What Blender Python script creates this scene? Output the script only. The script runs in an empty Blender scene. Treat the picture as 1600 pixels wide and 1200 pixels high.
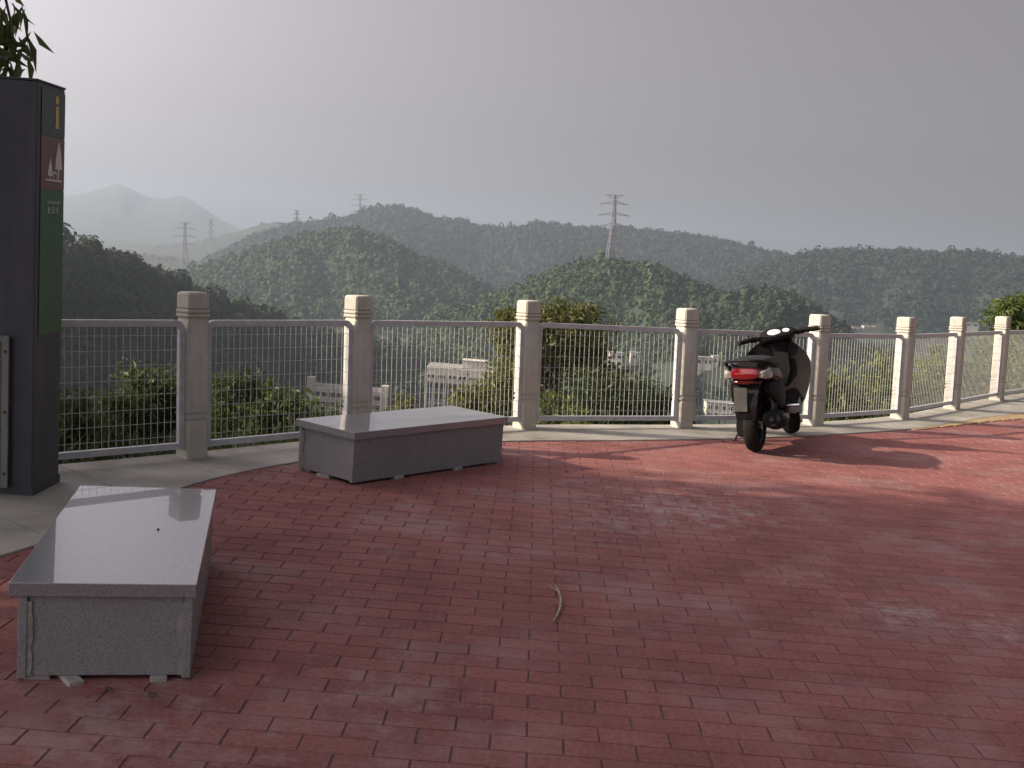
import bpy, math, random
import numpy as np
from mathutils import Vector, Matrix

random.seed(7)
rng = np.random.default_rng(7)
scene = bpy.context.scene
col = scene.collection

# ------------------------------------------------------------------ camera
F_PX, PIT, ROL, CAM_H = 1813.667, 0.1206, 0.0750, 1.548      # solved from the paver lattice and the fence posts
LEAN = Vector((-0.0366, 0.0139, 1.0))                         # the plaza itself falls about 2 degrees to one side
cam_d = bpy.data.cameras.new('camera')
cam_d.sensor_width = 36.0
cam_d.lens = F_PX / 1600 * 36.0
cam_d.clip_start = 0.05
cam_d.clip_end = 30000
cam = bpy.data.objects.new('camera', cam_d)
col.objects.link(cam)
_f = Vector((0, math.cos(PIT), -math.sin(PIT)))
_u = Vector((0, math.sin(PIT), math.cos(PIT)))
_r = Vector((1, 0, 0))
_R = _r * math.cos(ROL) + _u * math.sin(ROL)
_U = -_r * math.sin(ROL) + _u * math.cos(ROL)
M = Matrix((_R, _U, -_f)).transposed().to_4x4()
M.translation = (0, 0, CAM_H)
cam.matrix_world = M
scene.camera = cam

# ------------------------------------------------------------------ sky and sun
SUN_AZ = Vector((-0.997, -0.072, 0)).normalized()             # towards the sun: to the left of the viewer
SUN_EL = math.radians(27.3)
world = bpy.data.worlds.new('World')
scene.world = world
world.use_nodes = True
wn, wl = world.node_tree.nodes, world.node_tree.links
wn.clear()
sky = wn.new('ShaderNodeTexSky')
sky.sky_type = 'NISHITA'
sky.sun_disc = False
sky.sun_elevation = SUN_EL
sky.sun_rotation = math.atan2(SUN_AZ.x, SUN_AZ.y)
sky.altitude = 100
sky.air_density = 1.0
sky.dust_density = 2.0
sky.ozone_density = 1.0
hs = wn.new('ShaderNodeHueSaturation')
hs.inputs['Saturation'].default_value = 0.22
tint = wn.new('ShaderNodeMix'); tint.data_type = 'RGBA'; tint.blend_type = 'MULTIPLY'
tint.inputs['Factor'].default_value = 1.0
tint.inputs[7].default_value = (1.07, 0.935, 0.955, 1)
bg = wn.new('ShaderNodeBackground')
bg.inputs['Strength'].default_value = 0.07
wo = wn.new('ShaderNodeOutputWorld')
# hazy air scatters forward: the whole sky brightens evenly towards the sun's side
wtc = wn.new('ShaderNodeTexCoord')
wdot = wn.new('ShaderNodeVectorMath'); wdot.operation = 'DOT_PRODUCT'
wl.new(wtc.outputs['Generated'], wdot.inputs[0])
wdot.inputs[1].default_value = Vector((SUN_AZ.x * math.cos(SUN_EL), SUN_AZ.y * math.cos(SUN_EL), math.sin(SUN_EL)))
wma = wn.new('ShaderNodeMath'); wma.operation = 'MULTIPLY_ADD'
wl.new(wdot.outputs['Value'], wma.inputs[0]); wma.inputs[1].default_value = -0.9; wma.inputs[2].default_value = 1.2025
wpw = wn.new('ShaderNodeMath'); wpw.operation = 'POWER'
wl.new(wma.outputs[0], wpw.inputs[0]); wpw.inputs[1].default_value = -1.9
wmin = wn.new('ShaderNodeMath'); wmin.operation = 'MINIMUM'
wl.new(wpw.outputs[0], wmin.inputs[0]); wmin.inputs[1].default_value = 2.6
wst = wn.new('ShaderNodeMath'); wst.operation = 'MULTIPLY'
wl.new(wmin.outputs[0], wst.inputs[0]); wst.inputs[1].default_value = 0.083
wl.new(wst.outputs[0], bg.inputs['Strength'])
wl.new(sky.outputs[0], hs.inputs['Color'])
wl.new(hs.outputs[0], tint.inputs[6])
wl.new(tint.outputs[2], bg.inputs['Color'])
wl.new(bg.outputs[0], wo.inputs['Surface'])

sun_d = bpy.data.lights.new('sun', 'SUN')
sun_d.energy = 5.0
sun_d.angle = math.radians(0.9)
sun_d.color = (1.0, 0.85, 0.66)
sun = bpy.data.objects.new('sun', sun_d)
sun_dir = Vector((SUN_AZ.x * math.cos(SUN_EL), SUN_AZ.y * math.cos(SUN_EL), math.sin(SUN_EL)))
sun.rotation_euler = sun_dir.to_track_quat('Z', 'Y').to_euler()
sun.location = sun_dir * 60
col.objects.link(sun)

vs = scene.view_settings
vs.view_transform = 'Standard'
vs.look = 'None'
vs.exposure = 0.75
vs.gamma = 1.0
vs.use_curve_mapping = False
scene.cycles.max_bounces = 8
scene.cycles.transparent_max_bounces = 8
scene.cycles.volume_bounces = 1
scene.cycles.use_denoising = True
scene.cycles.sample_clamp_indirect = 6.0


# ------------------------------------------------------------------ picture <-> place
def ray(x, y):
    dx, dy = x - 800, y - 600
    cr, sr = math.cos(ROL), math.sin(ROL)
    u = dx * cr + dy * sr
    v = -dx * sr + dy * cr
    a = -v / F_PX
    return Vector((u / F_PX, math.cos(PIT) + math.sin(PIT) * a, -math.sin(PIT) + math.cos(PIT) * a))


def G(x, y, z=0.0):
    """photo pixel -> point on the horizontal plane at height z"""
    d = ray(x, y)
    t = (z - CAM_H) / d.z
    return Vector((d.x * t, d.y * t, z))


def D(x, y, dist):
    """photo pixel -> point at distance dist (along the viewing axis on the ground)"""
    d = ray(x, y)
    return Vector((0, 0, CAM_H)) + d * (dist / d.y)


def to_px(p):
    x, y, z = p[0], p[1], p[2] - CAM_H
    c, s = math.cos(PIT), math.sin(PIT)
    Z = y * c - z * s
    Y = -(z * c + y * s)
    u, v = F_PX * x / Z, F_PX * Y / Z
    cr, sr = math.cos(ROL), math.sin(ROL)
    return 800 + u * cr - v * sr, 600 + u * sr + v * cr


# ------------------------------------------------------------------ materials
MATS = {}


def new_mat(name):
    m = bpy.data.materials.new(name)
    m.use_nodes = True
    MATS[name] = m
    nt = m.node_tree
    return m, nt, nt.nodes, nt.links, nt.nodes['Principled BSDF']


def ramp(nodes, stops):
    r = nodes.new('ShaderNodeValToRGB')
    e = r.color_ramp.elements
    while len(e) < len(stops):
        e.new(0.5)
    for i, (p, c) in enumerate(stops):
        e[i].position = p
        e[i].color = (*c, 1) if len(c) == 3 else c
    return r


def mat(name, c1, c2=None, scale=20.0, rough=0.7, bump=0.0, bscale=None, metal=0.0, spec=0.5, coat=0.0,
        detail=6.0, coords='Object', lo=0.35, hi=0.65, dirt=None, dirt_scale=2.0, dirt_amt=0.5, streak=1.0):
    m, nt, n, l, b = new_mat(name)
    tc = n.new('ShaderNodeTexCoord')
    src = tc.outputs[coords]
    nz = n.new('ShaderNodeTexNoise')
    nz.inputs['Scale'].default_value = scale
    nz.inputs['Detail'].default_value = detail
    l.new(src, nz.inputs['Vector'])
    r = ramp(n, [(lo, c1), (hi, c2 or c1)])
    l.new(nz.outputs['Fac'], r.inputs[0])
    out = r.outputs[0]
    if dirt:
        d = n.new('ShaderNodeTexNoise')
        d.inputs['Scale'].default_value = dirt_scale
        d.inputs['Detail'].default_value = 8
        d.inputs['Roughness'].default_value = 0.65
        mpd = n.new('ShaderNodeMapping'); mpd.inputs['Scale'].default_value = (1, 1, streak)
        l.new(src, mpd.inputs[0]); l.new(mpd.outputs[0], d.inputs['Vector'])
        dr = ramp(n, [(0.48, (0, 0, 0)), (0.68, (dirt_amt,) * 3)])
        l.new(d.outputs['Fac'], dr.inputs[0])
        mx = n.new('ShaderNodeMix'); mx.data_type = 'RGBA'
        l.new(dr.outputs[0], mx.inputs[0])
        l.new(out, mx.inputs[6])
        mx.inputs[7].default_value = (*dirt, 1)
        out = mx.outputs[2]
    l.new(out, b.inputs['Base Color'])
    b.inputs['Roughness'].default_value = rough
    b.inputs['Metallic'].default_value = metal
    b.inputs['Specular IOR Level'].default_value = spec
    b.inputs['Coat Weight'].default_value = coat
    b.inputs['Coat Roughness'].default_value = 0.06
    if bump:
        nb = n.new('ShaderNodeTexNoise')
        nb.inputs['Scale'].default_value = bscale or scale * 4
        nb.inputs['Detail'].default_value = 5
        l.new(src, nb.inputs['Vector'])
        bp = n.new('ShaderNodeBump')
        bp.inputs['Strength'].default_value = bump
        bp.inputs['Distance'].default_value = 0.01
        l.new(nb.outputs['Fac'], bp.inputs['Height'])
        l.new(bp.outputs[0], b.inputs['Normal'])
    return m


def leaf_mat(name, dark, light, trans=0.35, rough=0.55, isl=0.55, nsc=0.7):
    m, nt, n, l, b = new_mat(name)
    g = n.new('ShaderNodeNewGeometry')
    tc = n.new('ShaderNodeTexCoord')
    nz = n.new('ShaderNodeTexNoise')
    nz.inputs['Scale'].default_value = nsc
    nz.inputs['Detail'].default_value = 3
    l.new(g.outputs['Position'], nz.inputs['Vector'])
    ad = n.new('ShaderNodeMath'); ad.operation = 'MULTIPLY_ADD'
    l.new(g.outputs['Random Per Island'], ad.inputs[0])
    ad.inputs[1].default_value = isl
    l.new(nz.outputs['Fac'], ad.inputs[2])
    r = ramp(n, [(0.35, dark), (1.0, light)])
    l.new(ad.outputs[0], r.inputs[0])
    l.new(r.outputs[0], b.inputs['Base Color'])
    b.inputs['Roughness'].default_value = rough
    b.inputs['Specular IOR Level'].default_value = 0.35
    if trans:
        t = n.new('ShaderNodeBsdfTranslucent')
        hs_ = n.new('ShaderNodeHueSaturation')
        hs_.inputs['Value'].default_value = 1.3
        l.new(r.outputs[0], hs_.inputs['Color'])
        l.new(hs_.outputs[0], t.inputs['Color'])
        mx = n.new('ShaderNodeMixShader')
        mx.inputs[0].default_value = trans
        l.new(b.outputs[0], mx.inputs[1])
        l.new(t.outputs[0], mx.inputs[2])
        l.new(mx.outputs[0], n['Material Output'].inputs['Surface'])
    return m


TH = -0.0141                                 # direction of the paver rows
BO = Vector((0.2149 * 1.15, 3.0639 * 1.15))  # a joint corner of the paver lattice
BL, BW = 0.23, 0.115                         # paver module


def brick_material(name, base_lo, base_hi, dust, textured=False):
    """colour varies from paver to paver (by lattice cell) plus dust and cement stains with shapes of their own"""
    m, nt, n, l, b = new_mat(name)
    g = n.new('ShaderNodeNewGeometry')
    mp = n.new('ShaderNodeMapping')
    mp.vector_type = 'TEXTURE'
    mp.inputs['Location'].default_value = (BO.x, BO.y, 0)
    mp.inputs['Rotation'].default_value = (0, 0, TH)
    l.new(g.outputs['Position'], mp.inputs['Vector'])
    sx = n.new('ShaderNodeSeparateXYZ')
    l.new(mp.outputs[0], sx.inputs[0])

    def mth(op, a, b_=None, c_=None):
        k = n.new('ShaderNodeMath'); k.operation = op
        for i, v in enumerate((a, b_, c_)):
            if v is None:
                continue
            if isinstance(v, (int, float)):
                k.inputs[i].default_value = v
            else:
                l.new(v, k.inputs[i])
        return k.outputs[0]
    row = mth('CEIL', mth('DIVIDE', sx.outputs[1], BW))
    half = mth('MULTIPLY', mth('FLOORED_MODULO', row, 2.0), 0.5)
    colu = mth('FLOOR', mth('SUBTRACT', mth('DIVIDE', sx.outputs[0], BL), half))
    cb = n.new('ShaderNodeCombineXYZ')
    l.new(row, cb.inputs[0]); l.new(colu, cb.inputs[1])
    wn_ = n.new('ShaderNodeTexWhiteNoise'); wn_.noise_dimensions = '2D'
    l.new(cb.outputs[0], wn_.inputs['Vector'])
    r = ramp(n, [(0.0, base_lo), (0.55, tuple((a + c) / 2 for a, c in zip(base_lo, base_hi))), (1.0, base_hi)])
    l.new(wn_.outputs['Value'], r.inputs[0])
    # fine grain
    nz = n.new('ShaderNodeTexNoise'); nz.inputs['Scale'].default_value = 55; nz.inputs['Detail'].default_value = 6
    l.new(g.outputs['Position'], nz.inputs['Vector'])
    gr = ramp(n, [(0.25, (0.72,) * 3), (0.75, (1.2,) * 3)])
    l.new(nz.outputs['Fac'], gr.inputs[0])
    mx = n.new('ShaderNodeMix'); mx.data_type = 'RGBA'; mx.blend_type = 'MULTIPLY'; mx.inputs[0].default_value = 1
    l.new(r.outputs[0], mx.inputs[6]); l.new(gr.outputs[0], mx.inputs[7])
    # darker worn blotches
    nw = n.new('ShaderNodeTexNoise'); nw.inputs['Scale'].default_value = 2.3; nw.inputs['Detail'].default_value = 5
    nw.inputs['Roughness'].default_value = 0.62
    l.new(g.outputs['Position'], nw.inputs['Vector'])
    wr = ramp(n, [(0.34, (0.80, 0.77, 0.79)), (0.56, (1, 1, 1))])
    l.new(nw.outputs['Fac'], wr.inputs[0])
    mw = n.new('ShaderNodeMix'); mw.data_type = 'RGBA'; mw.blend_type = 'MULTIPLY'; mw.inputs[0].default_value = 1
    l.new(mx.outputs[2], mw.inputs[6]); l.new(wr.outputs[0], mw.inputs[7])
    # dust: broad noise, stronger near the spots where cement was spilt
    nd = n.new('ShaderNodeTexNoise'); nd.inputs['Scale'].default_value = 1.1; nd.inputs['Detail'].default_value = 7
    nd.inputs['Roughness'].default_value = 0.7
    l.new(g.outputs['Position'], nd.inputs['Vector'])
    dr = ramp(n, [(0.50, (0, 0, 0)), (0.78, (0.5,) * 3)])
    l.new(nd.outputs['Fac'], dr.inputs[0])
    fac = dr.outputs[0]
    for (px, py, rad, amt) in dust:
        c = G(px, py)
        sb = n.new('ShaderNodeVectorMath'); sb.operation = 'SUBTRACT'
        l.new(g.outputs['Position'], sb.inputs[0]); sb.inputs[1].default_value = c
        ln = n.new('ShaderNodeVectorMath'); ln.operation = 'LENGTH'
        l.new(sb.outputs[0], ln.inputs[0])
        k = mth('SUBTRACT', 1.0, mth('DIVIDE', ln.outputs['Value'], rad))
        ns = n.new('ShaderNodeTexNoise'); ns.inputs['Scale'].default_value = 7; ns.inputs['Detail'].default_value = 8
        ns.inputs['Roughness'].default_value = 0.75
        l.new(g.outputs['Position'], ns.inputs['Vector'])
        k = mth('ADD', mth('MULTIPLY', k, 0.8), mth('MULTIPLY', mth('SUBTRACT', ns.outputs['Fac'], 0.56), 4.2))
        k = mth('MULTIPLY', mth('MINIMUM', mth('MAXIMUM', k, 0.0), 1.0), amt)
        near = n.new('ShaderNodeMath'); near.operation = 'LESS_THAN'
        l.new(ln.outputs['Value'], near.inputs[0]); near.inputs[1].default_value = rad
        k = mth('MULTIPLY', k, near.outputs[0])
        fac = mth('MAXIMUM', fac, k)
    md = n.new('ShaderNodeMix'); md.data_type = 'RGBA'
    l.new(fac, md.inputs[0]); l.new(mw.outputs[2], md.inputs[6])
    md.inputs[7].default_value = (0.36, 0.31, 0.30, 1)
    out = md.outputs[2]
    l.new(out, b.inputs['Base Color'])
    b.inputs['Roughness'].default_value = 0.9
    b.inputs['Specular IOR Level'].default_value = 0.2
    bp = n.new('ShaderNodeBump'); bp.inputs['Strength'].default_value = 0.35; bp.inputs['Distance'].default_value = 0.003
    l.new(nz.outputs['Fac'], bp.inputs['Height']); l.new(bp.outputs[0], b.inputs['Normal'])
    return m


STAINS = [(1060, 795, 0.8, 0.75), (960, 815, 0.5, 0.5), (1440, 965, 0.40, 0.7), (1560, 985, 0.38, 0.6), (1240, 900, 0.3, 0.4),
          (600, 1085, 0.45, 0.4), (150, 1150, 0.7, 0.5), (480, 960, 0.4, 0.3)]
brick_material('paver', (0.222, 0.090, 0.083), (0.262, 0.107, 0.097), STAINS)
mat('joint_sand', (0.085, 0.043, 0.040), (0.14, 0.075, 0.067), 18, 0.95, coords='Object')
mat('concrete', (0.24, 0.23, 0.20), (0.35, 0.335, 0.29), 2.5, 0.85, bump=0.25, bscale=60, dirt=(0.11, 0.105, 0.095), dirt_scale=1.7, dirt_amt=0.6)
mat('post_concrete', (0.40, 0.385, 0.33), (0.47, 0.45, 0.385), 9, 0.8, bump=0.12, bscale=70, dirt=(0.25, 0.24, 0.21), dirt_scale=22, dirt_amt=0.3, streak=.12)
mat('panel_paint', (0.40, 0.41, 0.42), (0.48, 0.49, 0.50), 14, 0.28, dirt=(0.25, 0.24, 0.23), dirt_scale=9, dirt_amt=0.3)
mat('wire_paint', (0.28, 0.29, 0.275), (0.36, 0.37, 0.355), 30, 0.4)
mat('yellow_paver', (0.30, 0.21, 0.10), (0.38, 0.27, 0.14), 9, 0.8, bump=0.2, dirt=(0.25, 0.19, 0.12), dirt_scale=4)


def granite(name, lo, hi, rough, coat, dirt=None, dirt_amt=0.5, bump=0.0):
    m, nt, n, l, b = new_mat(name)
    tc = n.new('ShaderNodeTexCoord')
    v = n.new('ShaderNodeTexVoronoi'); v.inputs['Scale'].default_value = 380
    l.new(tc.outputs['Object'], v.inputs['Vector'])
    nz = n.new('ShaderNodeTexNoise'); nz.inputs['Scale'].default_value = 120; nz.inputs['Detail'].default_value = 4
    l.new(tc.outputs['Object'], nz.inputs['Vector'])
    sp = n.new('ShaderNodeSeparateColor')
    l.new(v.outputs['Color'], sp.inputs[0])
    ad = n.new('ShaderNodeMath'); ad.operation = 'ADD'
    l.new(sp.outputs[0], ad.inputs[0]); l.new(nz.outputs['Fac'], ad.inputs[1])
    r = ramp(n, [(0.40, tuple(c * 0.7 for c in lo)), (0.52, lo), (0.86, hi)])
    k = n.new('ShaderNodeMath'); k.operation = 'MULTIPLY'; k.inputs[1].default_value = 0.62
    l.new(ad.outputs[0], k.inputs[0]); l.new(k.outputs[0], r.inputs[0])
    out = r.outputs[0]
    if dirt:
        d = n.new('ShaderNodeTexNoise'); d.inputs['Scale'].default_value = 3.5; d.inputs['Detail'].default_value = 8
        d.inputs['Roughness'].default_value = 0.7
        mp = n.new('ShaderNodeMapping'); mp.inputs['Scale'].default_value = (1, 1, 0.4)
        l.new(tc.outputs['Object'], mp.inputs[0]); l.new(mp.outputs[0], d.inputs['Vector'])
        dr = ramp(n, [(0.45, (0, 0, 0)), (0.7, (dirt_amt,) * 3)])
        l.new(d.outputs['Fac'], dr.inputs[0])
        mx = n.new('ShaderNodeMix'); mx.data_type = 'RGBA'
        l.new(dr.outputs[0], mx.inputs[0]); l.new(out, mx.inputs[6]); mx.inputs[7].default_value = (*dirt, 1)
        out = mx.outputs[2]
    l.new(out, b.inputs['Base Color'])
    b.inputs['Roughness'].default_value = rough
    b.inputs['Specular IOR Level'].default_value = 0.6
    b.inputs['Coat Weight'].default_value = coat
    b.inputs['Coat Roughness'].default_value = 0.018
    b.inputs['Coat IOR'].default_value = 1.7
    return m


granite('granite_polished', (0.17, 0.17, 0.18), (0.25, 0.25, 0.26), 0.3, 0.85, dirt=(0.20, 0.195, 0.185), dirt_amt=0.5)
granite('granite_side', (0.18, 0.18, 0.185), (0.26, 0.26, 0.262), 0.55, 0.0, dirt=(0.17, 0.16, 0.14), dirt_amt=0.55)
granite('granite_edge', (0.20, 0.165, 0.165), (0.34, 0.29, 0.285), 0.45, 0.0)
mat('cement_smear', (0.20, 0.195, 0.18), (0.27, 0.26, 0.235), 25, 0.95, bump=0.4, bscale=80)
mat('shim_stone', (0.27, 0.26, 0.245), (0.36, 0.35, 0.33), 30, 0.9, bump=0.3)
mat('sign_metal', (0.026, 0.028, 0.038), (0.036, 0.039, 0.050), 5, 0.5, dirt=(0.075, 0.075, 0.085), dirt_scale=14, dirt_amt=0.45, streak=.08)
mat('sign_black', (0.012, 0.013, 0.012), (0.018, 0.019, 0.017), 9, 0.4)
mat('sign_brown', (0.115, 0.028, 0.020), (0.14, 0.036, 0.026), 9, 0.4)
mat('sign_green', (0.008, 0.070, 0.014), (0.012, 0.085, 0.018), 9, 0.4)
mat('sign_yellow', (0.50, 0.34, 0.06), (0.55, 0.38, 0.08), 9, 0.4)
mat('sign_white', (0.52, 0.53, 0.52), (0.6, 0.6, 0.59), 9, 0.45)
mat('board_frame', (0.13, 0.145, 0.14), (0.17, 0.185, 0.18), 12, 0.4, metal=0.3)
mat('board_panel', (0.07, 0.040, 0.036), (0.10, 0.055, 0.048), 6, 0.5)
mat('bolt', (0.03, 0.03, 0.03), (0.05, 0.05, 0.05), 20, 0.4, metal=0.7)
mat('twig_bark', (0.22, 0.19, 0.12), (0.36, 0.31, 0.20), 30, 0.9, bump=0.3)
mat('pebble', (0.03, 0.03, 0.03), (0.06, 0.055, 0.05), 30, 0.9)
mat('dry_leaf', (0.06, 0.035, 0.02), (0.16, 0.10, 0.05), 30, 0.8)
# scooter
mat('scooter_paint', (0.009, 0.007, 0.007), (0.013, 0.010, 0.010), 6, 0.35, spec=0.16)
mat('scooter_plastic', (0.008, 0.008, 0.009), (0.013, 0.013, 0.013), 30, 0.6, spec=0.12)
mat('scooter_silver', (0.075, 0.078, 0.076), (0.10, 0.103, 0.10), 20, 0.42, metal=0.4)
mat('rubber', (0.008, 0.008, 0.008), (0.013, 0.013, 0.012), 40, 0.85, bump=0.2, spec=0.15)
mat('alloy', (0.10, 0.10, 0.10), (0.15, 0.15, 0.15), 30, 0.35, metal=0.9)
mat('chrome', (0.62, 0.62, 0.62), (0.70, 0.70, 0.70), 10, 0.12, metal=1.0)
mat('seat_vinyl', (0.014, 0.013, 0.013), (0.020, 0.019, 0.019), 60, 0.5, bump=0.1, spec=0.2)
mat('red_lens', (0.15, 0.005, 0.007), (0.19, 0.007, 0.009), 30, 0.10, coat=1.0)
mat('clear_lens', (0.20, 0.19, 0.17), (0.26, 0.25, 0.22), 30, 0.08, coat=1.0)
mat('dark_red_lens', (0.05, 0.004, 0.004), (0.07, 0.005, 0.005), 30, 0.2)
mat('orange_lens', (0.5, 0.16, 0.02), (0.55, 0.2, 0.03), 30, 0.1, coat=1.0)
mat('gauge_face', (0.55, 0.58, 0.60), (0.62, 0.65, 0.66), 30, 0.2, coat=1.0)
mat('plate_back', (0.08, 0.08, 0.073), (0.11, 0.11, 0.10), 12, 0.45, metal=0.3)
# far things
mat('building_wall', (0.46, 0.42, 0.35), (0.56, 0.52, 0.44), 0.3, 0.85)
mat('building_white', (0.50, 0.47, 0.41), (0.58, 0.55, 0.48), 0.3, 0.85)
mat('building_roof', (0.20, 0.19, 0.18), (0.28, 0.27, 0.25), 0.6, 0.9)
mat('window_glass', (0.018, 0.024, 0.042), (0.026, 0.034, 0.055), 0.5, 0.35)
mat('window_panel', (0.10, 0.14, 0.26), (0.14, 0.19, 0.32), 0.5, 0.5)
mat('pylon_steel', (0.16, 0.16, 0.165), (0.2, 0.2, 0.205), 0.5, 0.6, metal=0.2)
mat('bark', (0.05, 0.038, 0.028), (0.11, 0.085, 0.065), 12, 0.95, bump=0.6, bscale=30)
mat('soil', (0.06, 0.05, 0.03), (0.10, 0.09, 0.05), 1.2, 0.98, bump=0.4, bscale=8, dirt=(0.05, 0.07, 0.02), dirt_scale=0.4, dirt_amt=0.9)
mat('valley_soil', (0.018, 0.028, 0.015), (0.034, 0.045, 0.022), 0.02, 0.98)
mat('hill_soil', (0.016, 0.026, 0.015), (0.030, 0.042, 0.022), 0.03, 0.98)
mat('bare_rock', (0.16, 0.135, 0.10), (0.24, 0.20, 0.15), 0.06, 0.98, bump=0.6, bscale=0.3)
leaf_mat('leaf_tree', (0.030, 0.040, 0.009), (0.115, 0.120, 0.028), 0.3)
leaf_mat('leaf_dark', (0.012, 0.024, 0.008), (0.045, 0.065, 0.02), 0.25)
leaf_mat('leaf_shrub', (0.025, 0.045, 0.010), (0.105, 0.145, 0.030), 0.4)
leaf_mat('leaf_weed', (0.018, 0.030, 0.009), (0.065, 0.085, 0.024), 0.4)
leaf_mat('leaf_yellow', (0.035, 0.055, 0.012), (0.13, 0.155, 0.04), 0.4)
leaf_mat('leaf_big', (0.025, 0.045, 0.012), (0.09, 0.12, 0.03), 0.35, 0.35)
leaf_mat('forest_near', (0.016, 0.028, 0.013), (0.050, 0.072, 0.026), 0.0, 0.9, isl=0.18, nsc=0.10)
leaf_mat('forest_mid', (0.009, 0.024, 0.014), (0.022, 0.046, 0.024), 0.0, 0.9, isl=0.18, nsc=0.10)
leaf_mat('forest_light', (0.022, 0.046, 0.014), (0.056, 0.094, 0.025), 0.0, 0.9, isl=0.18, nsc=0.10)


# ------------------------------------------------------------------ mesh building
class MB:
    def __init__(self):
        self.v, self.f, self.n = [], [], 0

    def add(self, verts, faces):
        o = self.n
        self.v.extend(tuple(p) for p in verts)
        self.f.extend(tuple(i + o for i in q) for q in faces)
        self.n += len(verts)
        return self

    def box(self, c, s, mtx=None):
        hx, hy, hz = s[0] / 2, s[1] / 2, s[2] / 2
        P = [Vector((sx * hx, sy * hy, sz * hz)) for sz in (-1, 1) for sy in (-1, 1) for sx in (-1, 1)]
        if mtx is not None:
            P = [mtx @ p for p in P]
        P = [p + Vector(c) for p in P]
        return self.add(P, [(0, 2, 3, 1), (4, 5, 7, 6), (0, 1, 5, 4), (2, 6, 7, 3), (0, 4, 6, 2), (1, 3, 7, 5)])

    def bar(self, a, b, w, h=None):
        a, b = Vector(a), Vector(b)
        d = b - a
        q = d.to_track_quat('X', 'Z').to_matrix()
        return self.box((a + b) / 2, (d.length, w, h or w), q)

    def loft(self, rings, cap=True, closed=False):
        n = len(rings[0])
        vs_ = [p for r in rings for p in r]
        fs = []
        m = len(rings)
        for i in range(m if closed else m - 1):
            j = (i + 1) % m
            for k in range(n):
                k2 = (k + 1) % n
                fs.append((i * n + k, i * n + k2, j * n + k2, j * n + k))
        if cap and not closed:
            fs.append(tuple(range(n - 1, -1, -1)))
            fs.append(tuple((m - 1) * n + k for k in range(n)))
        return self.add(vs_, fs)

    def tube(self, path, r, n=8, cap=True, closed=False, flat=1.0):
        path = [Vector(p) for p in path]
        m = len(path)
        rs = r if isinstance(r, (list, tuple)) else [r] * m
        rings = []
        prev = None
        for i, p in enumerate(path):
            if closed:
                t = path[(i + 1) % m] - path[i - 1]
            else:
                t = path[min(i + 1, m - 1)] - path[max(i - 1, 0)]
            t.normalize()
            if prev is None:
                a = Vector((0, 0, 1)) if abs(t.z) < 0.9 else Vector((1, 0, 0))
                x = t.cross(a).normalized()
            else:
                x = (prev - t * prev.dot(t)).normalized()
            prev = x
            y = t.cross(x)
            rings.append([p + (x * math.cos(2 * math.pi * k / n) + y * math.sin(2 * math.pi * k / n) * flat) * rs[i] for k in range(n)])
        return self.loft(rings, cap, closed)

    def cyl(self, a, b, r, n=16, r2=None):
        return self.tube([a, b], [r, r if r2 is None else r2], n)

    def lathe(self, prof, axis='Z', c=(0, 0, 0), n=24, closed=True):
        """profile of (radius, height) round an axis"""
        rings = []
        for k in range(n):
            a = 2 * math.pi * k / n
            ring = []
            for (r, h) in prof:
                if axis == 'Z':
                    p = Vector((r * math.cos(a), r * math.sin(a), h))
                else:
                    p = Vector((r * math.cos(a), h, r * math.sin(a)))
                ring.append(p + Vector(c))
            rings.append(ring)
        return self.loft(rings, cap=False, closed=True)

    def build(self, name, m, parent=None, smooth=False, bevel=0.0, loc=None, seg=2):
        me = bpy.data.meshes.new(name)
        me.from_pydata(self.v, [], self.f)
        me.update()
        o = bpy.data.objects.new(name, me)
        col.objects.link(o)
        me.materials.append(MATS[m] if isinstance(m, str) else m)
        me.polygons.foreach_set('use_smooth', [bool(smooth)] * len(me.polygons))
        if smooth:
            me.update()
            try:
                me.set_sharp_from_angle(angle=math.radians(40))
            except Exception:
                pass
        if bevel:
            b = o.modifiers.new('bevel', 'BEVEL')
            b.width = bevel
            b.segments = seg
            b.limit_method = 'ANGLE'
        if loc is not None:
            o.location = loc
        if parent is not None:
            o.parent = parent
        return o


def np_mesh(name, V, T, m, parent=None, smooth=False):
    me = bpy.data.meshes.new(name)
    V = np.asarray(V, np.float32)
    T = np.asarray(T, np.int32)
    k = T.shape[1]
    me.vertices.add(len(V)); me.vertices.foreach_set('co', V.ravel())
    me.loops.add(T.size); me.loops.foreach_set('vertex_index', T.ravel())
    me.polygons.add(len(T))
    me.polygons.foreach_set('loop_start', np.arange(0, T.size, k, dtype=np.int32))
    me.polygons.foreach_set('use_smooth', np.full(len(T), smooth, bool))
    me.update(calc_edges=True)
    me.validate()
    me.materials.append(MATS[m])
    o = bpy.data.objects.new(name, me)
    col.objects.link(o)
    if parent is not None:
        o.parent = parent
    return o


def tag(o, label=None, cat=None, group=None, kind=None):
    if label: o['label'] = label
    if cat: o['category'] = cat
    if group: o['group'] = group
    if kind: o['kind'] = kind
    return o


def empty(name, loc=(0, 0, 0), rz=0.0, label=None, cat=None, group=None):
    o = bpy.data.objects.new(name, None)
    o.empty_display_size = 0.2
    o.location = loc
    o.rotation_euler = (0, 0, rz)
    col.objects.link(o)
    return tag(o, label, cat, group)


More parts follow.
